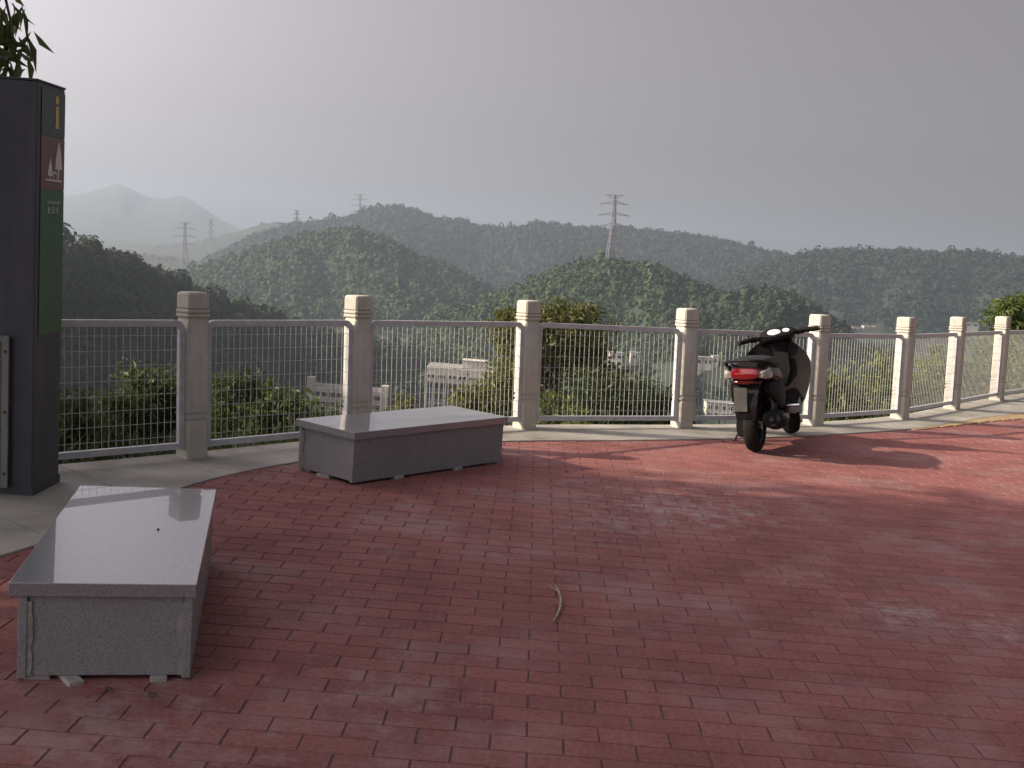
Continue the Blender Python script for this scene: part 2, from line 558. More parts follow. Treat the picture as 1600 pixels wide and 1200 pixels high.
# ------------------------------------------------------------------ the fence line (on the ground)
POSTS = [Vector(p) for p in ((-3.10, 6.30), (-2.05, 7.45), (-1.13, 8.50), (0.13, 9.69), (1.56, 10.41), (2.96, 11.23),
                             (4.13, 12.23), (5.15, 13.49), (6.24, 14.88), (7.42, 16.25))]
KIN = [Vector(p) for p in ((-12.0, 0.5), (-7.5, 1.5), (-3.6, 2.9), (-2.55, 4.3), (-2.10, 5.3), (-1.95, 6.2), (-1.72, 6.95), (-1.34, 7.62), (-0.75, 8.38), (-0.02, 8.97),
                           (1.10, 9.52), (2.25, 10.17), (3.25, 10.87), (4.19, 11.66), (5.15, 12.72), (6.15, 13.78), (8.4, 16.4), (12, 20.6), (20, 30))]
LINE = [Vector((-14, -6.0)), Vector((-8.0, 1.0)), Vector((-4.6, 4.55))] + POSTS + [Vector((12.0, 21.4)), Vector((20, 30.6))]


def smooth_line(pts, per=6):
    out = []
    for i in range(len(pts) - 1):
        p0, p1, p2, p3 = pts[max(i - 1, 0)], pts[i], pts[i + 1], pts[min(i + 2, len(pts) - 1)]
        for k in range(per):
            t = k / per
            out.append(0.5 * ((2 * p1) + (p2 - p0) * t + (2 * p0 - 5 * p1 + 4 * p2 - p3) * t * t + (3 * p1 - p0 - 3 * p2 + p3) * t ** 3))
    out.append(pts[-1].copy())
    return out


def tangent(i):
    a, b = POSTS[max(i - 1, 0)], POSTS[min(i + 1, len(POSTS) - 1)]
    return (b - a).normalized()


kin = smooth_line(KIN, 5)
fline = smooth_line(LINE, 5)


def side_of(pts, p):
    """signed distance to a polyline: positive on the plaza side (right of travel)"""
    best, sg = 1e9, 1
    for a, b in zip(pts[:-1], pts[1:]):
        d = b - a
        t = max(0, min(1, (p - a).dot(d) / d.length_squared))
        q = a + d * t
        r = p - q
        if r.length < best:
            best = r.length
            sg = 1 if (d.x * r.y - d.y * r.x) < 0 else -1
    return best * sg


# ------------------------------------------------------------------ the plaza
mb = MB()
q = [G(0, 0, -0.0)] if False else None
mb.add([(-14, -14, -0.0035), (45, -14, -0.0035), (45, 34, -0.0035), (-14, 34, -0.0035)], [(0, 1, 2, 3)])
# clip the bedding to the plaza side of the fence line: a fan of quads from the line to the right/back
mb = MB()
vv, ff = [], []
inner = [p for p in fline]
for p in inner:
    vv.append((p.x, p.y, -0.0035))
for p in inner:
    vv.append((p.x + 30, p.y - 26, -0.0035))
n_ = len(inner)
for i in range(n_ - 1):
    ff.append((i, n_ + i, n_ + i + 1, i + 1))
mb.add(vv, ff)
pavement = mb.build('brick_pavement', 'joint_sand')
tag(pavement, 'red brick paving of the plaza laid in running bond', kind='structure')

# pavers: chamfered blocks on the lattice measured in the photograph
ct, st = math.cos(TH), math.sin(TH)
cells = []
for k in range(-28, 118):
    off = 0.5 if k % 2 else 0.0
    for u in range(-26, 46):
        cu, cv = (u + off + 0.5) * BL, (k - 0.5) * BW
        p = Vector((BO.x + cu * ct - cv * st, BO.y + cu * st + cv * ct))
        if p.y < 0.3 or p.y > 16.5 or p.x > 9.5:
            continue
        d = side_of(kin, p)
        if d < -0.10:
            continue
        X, Y = to_px((p.x, p.y, 0))
        vis = -60 < X < 1660 and 600 < Y < 1260
        area = (1.0 / p.y ** 3 if p.y > 0.5 else 0) if vis else 0
        cells.append((area, p))
cells.sort(key=lambda c: -c[0])
BH, CH = 0.05, 0.0018


def brick_arrays(dx, dy):
    hx, hy = (BL - 0.005) / 2 + dx, (BW - 0.005) / 2 + dy
    V = []
    for (s, z) in ((0, -BH), (0, -CH), (CH, 0)):
        V += [(-hx + s, -hy + s, z), (hx - s, -hy + s, z), (hx - s, hy - s, z), (-hx + s, hy - s, z)]
    Fq = []
    for r in (0, 4):
        for i in range(4):
            j = (i + 1) % 4
            Fq.append((r + i, r + j, r + 4 + j, r + 4 + i))
    Fq.append((8, 9, 10, 11))
    return np.array(V, np.float32), np.array(Fq, np.int32)


VAR = [brick_arrays(random.uniform(-.0016, .0008), random.uniform(-.0016, .0006)) for _ in range(8)]
brick_me = []
for V, Fq in VAR:
    me = bpy.data.meshes.new('brick')
    me.from_pydata(V.tolist(), [], Fq.tolist())
    me.polygons.foreach_set('use_smooth', [False] * len(me.polygons))
    me.materials.append(MATS['paver'])
    brick_me.append(me)
bv, bf, nb = [], [], 0
for i, (a, p) in enumerate(cells):
    z = random.gauss(0, 0.0005)
    z = max(-0.004, min(0.003, z))
    rx, ry, rz = random.gauss(0, .002), random.gauss(0, .001), TH + random.gauss(0, .004)
    k = random.randrange(len(VAR))
    if i < 300:
        o = bpy.data.objects.new('brick', brick_me[k])
        o.location = (p.x, p.y, z)
        o.rotation_euler = (rx, ry, rz)
        col.objects.link(o)
        o.parent = pavement
    else:
        V, Fq = VAR[k]
        R_ = np.array(Matrix.Rotation(rz, 3, 'Z') @ Matrix.Rotation(ry, 3, 'Y') @ Matrix.Rotation(rx, 3, 'X'), np.float32)
        bv.append(V @ R_.T + np.array((p.x, p.y, z), np.float32))
        bf.append(Fq + nb)
        nb += len(V)
rest = np_mesh('brick_field', np.concatenate(bv), np.concatenate(bf), 'paver', pavement)
tag(rest, kind='stuff')

# concrete kerb between the pavers and the fence, cast in bays
kerb = empty('kerb')
tag(kerb, 'pale concrete kerb the fence stands on', kind='structure')


def nearest_param(pts, p):
    best = (1e9, None)
    for a, b in zip(pts[:-1], pts[1:]):
        d = b - a
        t = max(0, min(1, (p - a).dot(d) / d.length_squared))
        qq = a + d * t
        if (qq - p).length < best[0]:
            best = ((qq - p).length, qq)
    return best[1]


outer = []
nn = len(kin)
for i in range(nn):
    t = (kin[min(i + 1, nn - 1)] - kin[max(i - 1, 0)]).normalized()
    qq = nearest_param(fline, kin[i])
    nrm = Vector((-t.y, t.x))
    if (qq - kin[i]).length > 0.001:
        dirn = (qq - kin[i])
        outer.append(qq + dirn.normalized() * 0.13)
    else:
        outer.append(kin[i] + nrm * 0.8)
JOINT = 5
for s in range(0, nn - 1, JOINT):
    idx = list(range(s, min(s + JOINT, nn - 1) + 1))
    mb = MB()
    rings = []
    for c, i in enumerate(idx):
        a, b = kin[i].copy(), outer[i].copy()
        g_ = 0.0
        if c == 0 or c == len(idx) - 1:
            j = idx[1] if c == 0 else idx[-2]
            a += (kin[j] - kin[i]).normalized() * 0.003
            b += (outer[j] - outer[i]).normalized() * 0.003
        zt = 0.010
        rings.append([Vector((a.x, a.y, -0.12)), Vector((a.x, a.y, zt - .004)), Vector((a.x, a.y, zt)) + Vector(((b - a).normalized().x, (b - a).normalized().y, 0)) * .004,
                      Vector((b.x, b.y, zt)), Vector((b.x, b.y, -0.35))])
    mb.loft([r[::-1] for r in rings])
    mb.build('kerb_slab', 'concrete', kerb)

# yellow edging blocks on the right, between kerb and pavers
strip = empty('yellow_edging')
tag(strip, 'yellow edging blocks between red paving and kerb on the right', kind='structure')
pts = [p for p in kin if p.x > 4.0 and p.x < 9.5]
acc = 0
for a, b in zip(pts[:-1], pts[1:]):
    L_ = (b - a).length
    t = (b - a).normalized()
    nrm = Vector((t.y, -t.x))
    m_ = max(1, round(L_ / 0.23))
    for k in range(m_):
        c0, c1 = a + t * (L_ * k / m_ + .002), a + t * (L_ * (k + 1) / m_ - .002)
        wdt = 0.05 + 0.22 * min(1, max(0, (c0.x - 4.2) / 1.8))
        mb = MB()
        ring = [c0 + nrm * 0.004, c1 + nrm * 0.004, c1 + nrm * wdt, c0 + nrm * wdt]
        mb.loft([[Vector((p.x, p.y, -0.03)) for p in ring[::-1]], [Vector((p.x, p.y, 0.008)) for p in ring[::-1]]])
        mb.build('edging_block', 'yellow_paver', strip)

# ------------------------------------------------------------------ the hillside behind the fence, valley floor
OFFS = [(0.0, -0.10), (0.5, -0.22), (1.5, -0.60), (4, -1.9), (9, -4.8), (20, -11.5), (45, -25), (90, -45), (160, -64), (260, -76)]
samp = fline[::3] + [fline[-1]]
FAR = Vector((-0.45, 0.89))
vv, ff = [], []
for i, p in enumerate(samp):
    a, b = samp[max(i - 1, 0)], samp[min(i + 1, len(samp) - 1)]
    t = (b - a).normalized()
    nrm = Vector((-t.y, t.x))
    for j, (o_, z) in enumerate(OFFS):
        w = min(1, o_ / 30)
        dd = (nrm * (1 - w) + FAR * w).normalized()
        sp = 1 + o_ / 60
        base = p + dd * (o_ + 0.05)
        cx = samp[len(samp) // 2]
        base = cx + (base - cx) * 1.0 + (p - cx) * (sp - 1)
        jit = 0 if j < 2 else random.uniform(-.08, .08) * min(o_, 30) * .35
        vv.append((base.x, base.y, z + jit))
m_ = len(OFFS)
for i in range(len(samp) - 1):
    for j in range(m_ - 1):
        ff.append((i * m_ + j, (i + 1) * m_ + j, (i + 1) * m_ + j + 1, i * m_ + j + 1))
mb = MB(); mb.add(vv, ff)
hillside = mb.build('hillside', 'soil', smooth=True)
tag(hillside, 'overgrown slope falling away behind the fence', kind='structure')
mb = MB()
R0 = 9400
mb.add([(-R0, -R0, -72), (R0, -R0, -72), (R0, R0, -72), (-R0, R0, -72)], [(0, 1, 2, 3)])
vg = mb.build('valley_ground', 'valley_soil')
tag(vg, 'valley floor below the lookout', kind='structure')


def hillside_z(x, y):
    d = -side_of(fline, Vector((x, y)))
    for (o0, z0), (o1, z1) in zip(OFFS[:-1], OFFS[1:]):
        if d <= o1:
            return z0 + (z1 - z0) * max(0, (d - o0)) / (o1 - o0)
    return -72


# ------------------------------------------------------------------ hills and the woods on them
def noise1(n, scale, seed, amp=1.0):
    r_ = np.random.default_rng(seed)
    k = max(4, int(n / scale) + 4)
    c = r_.normal(0, 1, k)
    x = np.linspace(0, k - 2, n)
    i = np.floor(x).astype(int)
    t = x - i
    t = t * t * (3 - 2 * t)
    return amp * (c[i] * (1 - t) + c[i + 1] * t)


def noise2(h, w, cells_, seed):
    r_ = np.random.default_rng(seed)
    out = np.zeros((h, w))
    amp = 1.0
    for c in cells_:
        g_ = r_.normal(0, 1, (c[0] + 2, c[1] + 2))
        y = np.linspace(0, c[0], h); x = np.linspace(0, c[1], w)
        yi, xi = np.floor(y).astype(int), np.floor(x).astype(int)
        ty, tx = (y - yi)[:, None], (x - xi)[None]
        ty = ty * ty * (3 - 2 * ty); tx = tx * tx * (3 - 2 * tx)
        a = g_[yi][:, xi]; b = g_[yi][:, xi + 1]; c_ = g_[yi + 1][:, xi]; d = g_[yi + 1][:, xi + 1]
        out += amp * ((a * (1 - tx) + b * tx) * (1 - ty) + (c_ * (1 - tx) + d * tx) * ty)
        amp *= 0.5
    return out


HILLS = {}


def hill(name, sil, dist, front, back, tree_h, label, m='hill_soil', base=-74, seed=1, nu=90, nv=36, rough=0.05, slant=0.0, fine=0.0):
    """crest line set out at its real distance, slopes falling in front of and behind it"""
    sil = sorted(sil)
    xs = np.array([s[0] for s in sil], float); ys = np.array([s[1] for s in sil], float)
    X = np.linspace(xs[0], xs[-1], nu)
    Y = np.interp(X, xs, ys)
    crest = np.array([D(x, y, dist + slant * (x - 800) / 800 * dist) for x, y in zip(X, Y)])
    crest[:, 2] -= tree_h
    hd = crest[:, :2] / np.linalg.norm(crest[:, :2], axis=1)[:, None]
    v = np.linspace(-1, 1, nv)
    nz = noise2(nv, nu, [(4, max(4, nu // 9)), (8, max(6, nu // 4)), (16, nu // 2)], seed)
    Vt = np.zeros((nv, nu, 3))
    for j, t in enumerate(v):
        w = front if t < 0 else back
        h = 0.5 * (1 + math.cos(math.pi * abs(t))) * 0.62 + 0.38 * (1 - abs(t))
        off = t * w
        Vt[j, :, 0] = crest[:, 0] + hd[:, 0] * off
        Vt[j, :, 1] = crest[:, 1] + hd[:, 1] * off
        rel = crest[:, 2] - base
        mod = nz[j] * rough * rel * (4 * h * (1 - h)) ** 0.7
        Vt[j, :, 2] = base + rel * h + mod
        if fine:
            Vt[j, :, 2] += rng.normal(0, fine, nu) * h
    idx = np.arange(nu * nv).reshape(nv, nu)
    T = np.stack([idx[:-1, :-1], idx[:-1, 1:], idx[1:, 1:], idx[1:, :-1]], -1).reshape(-1, 4)
    o = np_mesh(name, Vt.reshape(-1, 3), T, m, smooth=True)
    tag(o, label, kind='structure')
    HILLS[name] = Vt
    return o


def ico(sub, seed, amp, squash):
    import bmesh
    bm = bmesh.new()
    bmesh.ops.create_icosphere(bm, subdivisions=sub, radius=1.0)
    r_ = np.random.default_rng(seed)
    V = np.array([v.co for v in bm.verts], np.float32)
    T = np.array([[v.index for v in f.verts] for f in bm.faces], np.int32)
    bm.free()
    lob = r_.normal(0, 1, (9, 3)); lob /= np.linalg.norm(lob, axis=1)[:, None]
    d = V @ lob.T
    bulge = np.max(np.clip(d, 0, 1) ** 5, axis=1)
    V = V * (0.72 + 0.34 * bulge + r_.normal(0, amp, len(V)))[:, None]
    V[:, 2] = V[:, 2] * squash
    return V.astype(np.float32), T


def leafy(n, q, seed):
    """unit crown: n leaf clumps, each one quad, lying over a lumpy dome"""
    r_ = np.random.default_rng(seed)
    u = r_.normal(0, 1, (n, 3)); u[:, 2] = np.abs(u[:, 2]) * 1.1 - .45
    u /= np.linalg.norm(u, axis=1)[:, None]
    lob = r_.normal(0, 1, (8, 3)); lob[:, 2] = np.abs(lob[:, 2]); lob /= np.linalg.norm(lob, axis=1)[:, None]
    rad = .62 + .40 * np.max(np.clip(u @ lob.T, 0, 1) ** 6, axis=1) + r_.normal(0, .06, n)
    c = u * rad[:, None]
    nn_ = u + r_.normal(0, .18, (n, 3)) + np.array([0, 0, .25]); nn_ /= np.linalg.norm(nn_, axis=1)[:, None]
    t = np.cross(nn_, r_.normal(0, 1, (n, 3))); t /= np.linalg.norm(t, axis=1)[:, None]
    b = np.cross(nn_, t)
    s1 = (q * np.exp(r_.normal(0, .3, n)))[:, None]; s2 = (q * np.exp(r_.normal(0, .3, n)))[:, None]
    V = np.stack([c - t * s1, c - b * s2 * .8, c + t * s1, c + b * s2], 1).reshape(-1, 3)
    i = np.arange(n) * 4
    T = np.stack([np.stack([i, i + 1, i + 2], 1), np.stack([i, i + 2, i + 3], 1)], 1).reshape(-1, 3)
    return V.astype(np.float32), T.astype(np.int32)


CROWN_S = [leafy(24, .34, s) for s in range(8)]
CROWN_M = [leafy(76, .22, s + 30) for s in range(8)]
CROWN_L = [leafy(120, .17, s + 60) for s in range(8)]


def forest(name, pts, rad, m, label, big=0):
    """pts: ground points; each gets a crown standing on it"""
    src = (CROWN_S, CROWN_M, CROWN_L)[big]
    Vs, Ts, n0 = [], [], 0
    for p in pts:
        V, T = src[rng.integers(len(src))]
        r_ = rad * math.exp(rng.normal(0, .25))
        a = rng.uniform(0, 6.283)
        c, s = math.cos(a), math.sin(a)
        R_ = np.array([[c, -s, 0], [s, c, 0], [0, 0, 1]], np.float32)
        hgt = rng.uniform(.9, 1.5)
        W = (V @ R_.T) * np.array([r_, r_, r_ * hgt], np.float32) + np.array([p[0], p[1], p[2] + r_ * hgt * .75], np.float32)
        Vs.append(W); Ts.append(T + n0); n0 += len(V)
    o = np_mesh(name, np.concatenate(Vs), np.concatenate(Ts), m)
    tag(o, label, kind='stuff')
    return o


# houses on the valley sides: pixel of the top left corner, distance at which that sight line comes down to the slope, size
_W, _B = 'building_white', 'building_wall'
HOUSES = [(953, 551, 585, 6.6, 13, 7, 'tall narrow white house right of the centre tree', 3, 2, _W, None),
          (986, 551, 592, 4.0, 9, 5, 'tiny white house above and right of the narrow house', 1, 1, _W, None),
          (1024, 565, 590, 8.0, 10, 6, 'low white house left of the fourth post', 1, 3, _W, None),
          (1086, 558, 548, 3.8, 11, 5, 'small pale house just right of the fourth post', 1, 1, _W, None),
          (1100, 559, 548, 4.0, 11, 5, 'second small pale house right of the fourth post', 1, 2, _W, None),
          (1114, 557, 549, 3.0, 11, 5, 'slim pale house third right of the fourth post', 1, 1, _W, None),
          (1105, 629, 505, 12.0, 13, 9, 'cream building low behind the fence left of the scooter', 2, 4, _W, None)]
for _i, (_x, _y, _w) in enumerate(((1333, 511, 9.5), (1350, 509, 8.5), (1366, 510, 9.0), (1382, 512, 7.0))):
    HOUSES.append((_x, _y, 1150, _w, 15, 8, ('leftmost', 'second', 'third', 'rightmost')[_i] + ' of four pale houses between the fifth and sixth posts', 1, 2, _B, 'row of far pale houses'))
HOUSES.append((1508, 504, 1160, 14.0, 15, 9, 'small grey building behind the seventh and eighth posts', 1, 2, _B, None))
HCLEAR = [(h_[0], h_[1], h_[0] + h_[3] * F_PX / h_[2], h_[1] + min(h_[4], 9) * F_PX / h_[2], h_[2]) for h_ in HOUSES]


def in_front_of_house(p):
    X, Y = to_px((p[0], p[1], p[2] + 3))
    return any(x0 - 7 < X < x1 + 7 and y0 - 6 < Y < y1 + 14 and p[1] < dm + 12 for x0, y0, x1, y1, dm in HCLEAR)


def scatter(name, spacing, vmax=0.18, vmin=-1.0, keep=1.0, zmin=-71):
    Vt = HILLS[name]
    nv, nu, _ = Vt.shape
    j0 = max(0, int((vmin + 1) / 2 * (nv - 1))); j1 = min(nv - 2, int((vmax + 1) / 2 * (nv - 1)))
    out = []
    for j in range(j0, j1 + 1):
        for i in range(nu - 1):
            a, b, c = Vt[j, i], Vt[j, i + 1], Vt[j + 1, i]
            ar = np.linalg.norm(np.cross(b - a, c - a))
            k = rng.poisson(ar / spacing ** 2 * keep)
            for _ in range(k):
                s, t = rng.random(2)
                p = a + (b - a) * s + (c - a) * t
                if p[2] > zmin and not in_front_of_house(p):
                    out.append(p)
    return out


# silhouettes read off the photograph (x, y in its pixels) and the distance of each ridge in metres
hill('far_mountain', [(-500, 380), (-200, 345), (-60, 325), (40, 314), (100, 306), (130, 302), (160, 294), (185, 287), (205, 295), (230, 308), (260, 310), (285, 305), (305, 315), (330, 333), (350, 346), (375, 358), (400, 372), (460, 392), (560, 410)],
     6000, 2600, 600, 0, 'pale far mountain with a pointed summit', seed=3, nu=160, rough=.06, fine=1.5)
hill('distant_ridge', [(120, 420), (215, 392), (240, 386), (290, 382), (330, 372), (370, 362), (410, 350), (440, 347), (470, 352), (520, 362), (600, 380)],
     2700, 450, 350, 0, 'hazy ridge in front of the far mountain', seed=5, nu=160, fine=2.2)
hill('low_spur', [(150, 400), (225, 392), (270, 398), (310, 404), (350, 415), (400, 432)],
     1900, 300, 250, 6, 'low hazy spur in the gap between hills', seed=6, nu=90, fine=2.0)
hill('main_ridge', [(300, 420), (340, 398), (380, 378), (420, 362), (460, 351), (490, 348), (520, 345), (548, 338), (563, 330), (590, 322), (620, 318), (645, 325), (660, 332), (690, 340), (720, 342), (745, 352), (790, 358), (820, 355), (845, 349), (870, 350), (900, 355), (950, 355), (980, 355), (1010, 358), (1050, 362), (1090, 366), (1130, 374), (1170, 385), (1200, 391), (1235, 400), (1300, 412), (1400, 430), (1600, 450)],
     1900, 430, 350, 4, 'long wooded ridge with a rounded summit', seed=8, nu=140, rough=.07)
hill('right_ridge', [(1100, 440), (1180, 412), (1225, 397), (1260, 390), (1290, 383), (1330, 382), (1360, 386), (1400, 385), (1450, 386), (1500, 387), (1540, 391), (1600, 395), (1700, 400), (1800, 412)],
     1400, 340, 260, 8, 'wooded ridge on the right', seed=9, nu=90, rough=.07)
hill('front_spur', [(200, 470), (250, 440), (300, 414), (350, 399), (400, 381), (450, 367), (500, 358), (545, 352), (580, 356), (610, 368), (650, 388), (700, 408), (740, 430), (790, 462), (840, 490)],
     1120, 300, 220, 7, 'lighter wooded spur below the summit', seed=10, nu=90, rough=.09)
hill('pylon_hill', [(660, 500), (700, 475), (760, 458), (800, 441), (850, 417), (880, 404), (920, 395), (960, 392), (1000, 396), (1030, 404), (1060, 420), (1100, 434), (1140, 450), (1200, 475), (1260, 500)],
     760, 240, 170, 7, 'green wooded hill that carries the big pylon', seed=11, nu=80, rough=.08)
hill('right_knoll', [(1010, 500), (1060, 472), (1110, 452), (1150, 441), (1200, 436), (1240, 446), (1280, 472), (1310, 492), (1350, 512), (1400, 530)],
     640, 170, 120, 8, 'dark wooded knoll below the right ridge', seed=12, nu=60, rough=.08)
hill('near_hill', [(-150, 272), (-60, 305), (0, 325), (60, 345), (100, 357), (140, 368), (180, 378), (215, 391), (240, 400), (270, 415), (300, 432), (330, 448), (360, 462), (400, 476), (440, 489), (480, 502), (560, 522), (640, 542), (720, 565), (800, 590)],
     652, 75, 150, 6, 'dark wooded hillside on the left', seed=13, nu=110, rough=.06, slant=.564)

forest('forest', scatter('main_ridge', 7.4), 3.5, 'forest_mid', 'wood covering the long main ridge')
forest('forest', scatter('right_ridge', 6.0), 2.9, 'forest_mid', 'wood covering the right ridge')
forest('forest', scatter('front_spur', 5.0), 2.5, 'forest_light', 'wood covering the lighter spur')
forest('forest', scatter('pylon_hill', 4.0), 1.95, 'forest_light', 'wood covering the pylon hill')
forest('forest', scatter('right_knoll', 4.2), 2.2, 'forest_near', 'wood covering the dark knoll', big=1)
forest('forest', scatter('near_hill', 3.9, vmax=.12), 2.3, 'forest_near', 'wood covering the dark left hillside', big=1)
CLEAR = [(470, 575, 615, 690, 460), (655, 545, 790, 690, 430)] + HCLEAR
vp = []
while len(vp) < 2600:
    dd = rng.uniform(330, 760)
    xx = rng.uniform(-.50, .50) * dd
    X, Y = to_px((xx, dd, -66))
    if any(x0 - 12 < X < x1 + 12 and Y > y0 - 8 and dd < dm + 16 and not (Y > y1 + 30) for x0, y0, x1, y1, dm in CLEAR):
        continue
    vp.append((xx, dd, -73))
forest('forest', vp, 4.2, 'forest_near', 'wood on the valley floor', big=2)

# ------------------------------------------------------------------ pylons
def pylon(px, py_top, dist, hgt, arm, rz, label, t=0.42):
    top = D(px, py_top, dist)
    base = top - LEAN.normalized() * hgt
    r_ = empty('pylon', base, rz, label, 'pylon', 'power line pylons on the hills')
    r_.rotation_euler = (-.0139, -.0366, rz)
    w0, w1, h1 = hgt * .085, hgt * .020, hgt * .60

    def wid(z):
        return w0 + (w1 * 1.3 - w0) * min(1, z / h1) if z < h1 else w1 * 1.3 + (w1 * .8 - w1 * 1.3) * (z - h1) / (hgt - h1)
    mb = MB()
    lev = [0, .14, .27, .38, .48, .57, .65, .72, .79, .86, .93, .985]
    for sx in (-1, 1):
        for sy in (-1, 1):
            for a, b in zip(lev[:-1], lev[1:]):
                za, zb = a * hgt, b * hgt
                mb.bar((sx * wid(za), sy * wid(za), za), (sx * wid(zb), sy * wid(zb), zb), t)
    for a, b in zip(lev[:-1], lev[1:]):
        za, zb = a * hgt, b * hgt
        wa, wb = wid(za), wid(zb)
        for s in (-1, 1):
            mb.bar((-wa, s * wa, za), (wb, s * wb, zb), t * .6); mb.bar((wa, s * wa, za), (-wb, s * wb, zb), t * .6)
            mb.bar((s * wa, -wa, za), (s * wb, wb, zb), t * .6); mb.bar((s * wa, wa, za), (s * wb, -wb, zb), t * .6)
            mb.bar((-wb, s * wb, zb), (wb, s * wb, zb), t * .5)
    mb.build('lattice_mast', 'pylon_steel', r_)
    for z, L in ((.985, .62), (.86, 1.0), (.70, 1.12), (.54, 1.0)):
        mb = MB()
        Z, W = z * hgt, wid(z * hgt)
        up = 0.0 if z > .95 else .035 * hgt
        for sy in (-1, 1):
            mb.bar((-W, sy * W, Z), (W, sy * W, Z), t * .8)
        for s in (-1, 1):
            tip = Vector((s * arm * L, 0, Z - (.0 if z > .95 else .012 * hgt)))
            for sy in (-1, 1):
                mb.bar((s * W, sy * W, Z), tip, t * .8)
                mb.bar((s * W, sy * W, Z + (up if up else -.05 * hgt)), tip, t * .8)
            for f_ in (.35, .65):
                p0 = Vector((s * W, 0, Z)).lerp(tip, f_)
                p1 = Vector((s * W, 0, Z + (up if up else -.05 * hgt))).lerp(tip, f_)
                mb.bar(p0, p1, t * .5)
            if up:
                mb.bar(tip, tip - Vector((0, 0, .03 * hgt)), t * .7)
        mb.build('cross_arm', 'pylon_steel', r_)
    return r_


pylon(961, 303, 755, 44, 9.1, .15, 'tallest lattice pylon standing on the green hill right of centre', .30)
pylon(563, 303, 1910, 62, 13.4, .2, 'lattice pylon just left of the rounded summit', .52)
pylon(464, 328, 2000, 49, 7.8, .9, 'small faint pylon on the skyline left of the summit', .6)
pylon(289, 346, 1750, 74, 15.0, .1, 'faint pylon in the hazy gap in front of the far mountain', .65)
pylon(330, 342, 2600, 95, 10.0, .9, 'faintest narrow pylon on the distant ridge', .7)


# ------------------------------------------------------------------ buildings in the valley
def frame_at(px, py, dist, yaw=0.0):
    """origin at the top left corner of a facade seen at that pixel; x along the facade, z up"""
    return D(px, py, dist)


def building(name, label, tl, width, depth, hgt, yaw, cat='building', wall='building_white', group=None):
    r_ = empty(name, (tl.x, tl.y, tl.z - hgt), yaw, label, cat, group)
    return r_


# three storeys with a stair tower at each end
W1, H1, D1 = 28.9, 19.0, 9.0
tl = D(484, 603, 440)
b1 = building('low_rise_building', 'cream three-storey block with a stair tower at each end', tl, W1, D1, H1, -.03)
MB().box((W1 / 2, D1 / 2 + 1.2, H1 / 2), (W1, D1, H1)).build('wall', 'building_wall', b1)
for x, dz in ((-1.0, 3.4), (W1 - 1.2, 2.2)):
    MB().box((x + 1.2, 1.5, (H1 + dz) / 2), (2.6, 4.0, H1 + dz)).build('stair_tower', 'building_wall', b1)
for k in range(5):
    z = H1 - 1.0 - k * 3.7
    MB().box((W1 / 2, .55, z), (W1 - 2.6, 1.1, 1.9)).build('balcony_band', 'building_wall', b1)
    for i in range(9):
        x = 2.8 + i * 2.9
        w = MB().box((x, 1.17, z - 1.9), (2.1, .10, 1.7)).build('window', 'window_glass', b1)
    for i in range(10):
        x = 1.35 + i * 2.9
        if k == 0 or i % 3 == 0:
            MB().box((x, .5, z - 1.85), (.5, .8, 1.78)).build('pier', 'building_wall', b1)
MB().box((W1 / 2, D1 / 2 + 1.2, H1 + .12), (W1 - .4, D1 - .4, .2)).build('roof', 'building_roof', b1)

# block with round windows under the roof
W2, H2, D2 = 26.0, 31.0, 14.0
tl = D(667, 573, 400)
b2 = building('office_building', 'pale block with a row of round windows under the roof', tl, W2, D2, H2, .0)
MB().box((W2 / 2, D2 / 2 + .8, H2 / 2), (W2, D2, H2)).build('wall', 'building_white', b2)
MB().box((W2 / 2, .4, H2 - 2.55), (W2, .79, 5.1)).build('parapet_wall', 'building_white', b2)
for i in range(14):
    x = 1.0 + (i // 2) * 3.6 + (i % 2) * 1.5
    mbw = MB(); mbw.cyl((x, -.06, H2 - 3.1), (x, .02, H2 - 3.1), .62, 18)
    f_ = mbw.build('round_window', 'window_glass', b2)
    mbr = MB(); mbr.tube([(x + .68 * math.cos(a), -.05, H2 - 3.1 + .68 * math.sin(a)) for a in np.linspace(0, 2 * math.pi, 18, endpoint=False)], .07, 5, closed=True)
    mbr.build('window_frame', 'building_wall', f_)
for i in range(12):
    MB().box((.35 + i * 2.2, .4, (H2 - 5.2) / 2), (.45, .78, H2 - 5.2)).build('pier', 'building_white', b2)
for k in range(6):
    z = H2 - 6.5 - k * 3.6
    for i in range(11):
        x = 1.45 + i * 2.2
        MB().box((x, .77, z), (1.5, .08, 1.9)).build('window', 'window_glass', b2)
        MB().box((x, .75, z - 1.65), (1.5, .10, 1.1)).build('window_panel', 'window_panel', b2)
MB().box((W2 * .63, 5.5, H2 + 1.4), (8.2, 6.0, 2.8)).build('roof_room', 'building_white', b2)
MB().box((W2 * .63, 5.5, H2 + 2.9), (8.8, 6.6, .22)).build('roof_room_slab', 'building_wall', b2)
MB().box((W2 / 2, D2 / 2 + .8, H2 + .10), (W2 - .5, D2 - .5, .16)).build('roof', 'building_roof', b2)


def house(px, py, dist, w, h, d, label, rows=1, cols=3, wall='building_white', yaw=0.0, group=None, round_w=False):
    tl = D(px, py, dist)
    r_ = empty('house', (tl.x, tl.y, tl.z - h), yaw, label, 'building', group)
    MB().box((w / 2, d / 2, h / 2), (w, d, h)).build('wall', wall, r_)
    MB().box((w / 2, d / 2, h + .15), (w + .6, d + .6, .3)).build('roof', 'building_roof', r_)
    for j in range(rows):
        for i in range(cols):
            x = w * (i + .5) / cols
            z = h - 1.9 - j * 3.2
            if z < .9:
                continue
            wd = MB().box((x, -.04, z), (w / cols * .5, .10, 1.5)).build('window', 'window_glass', r_)
    return r_


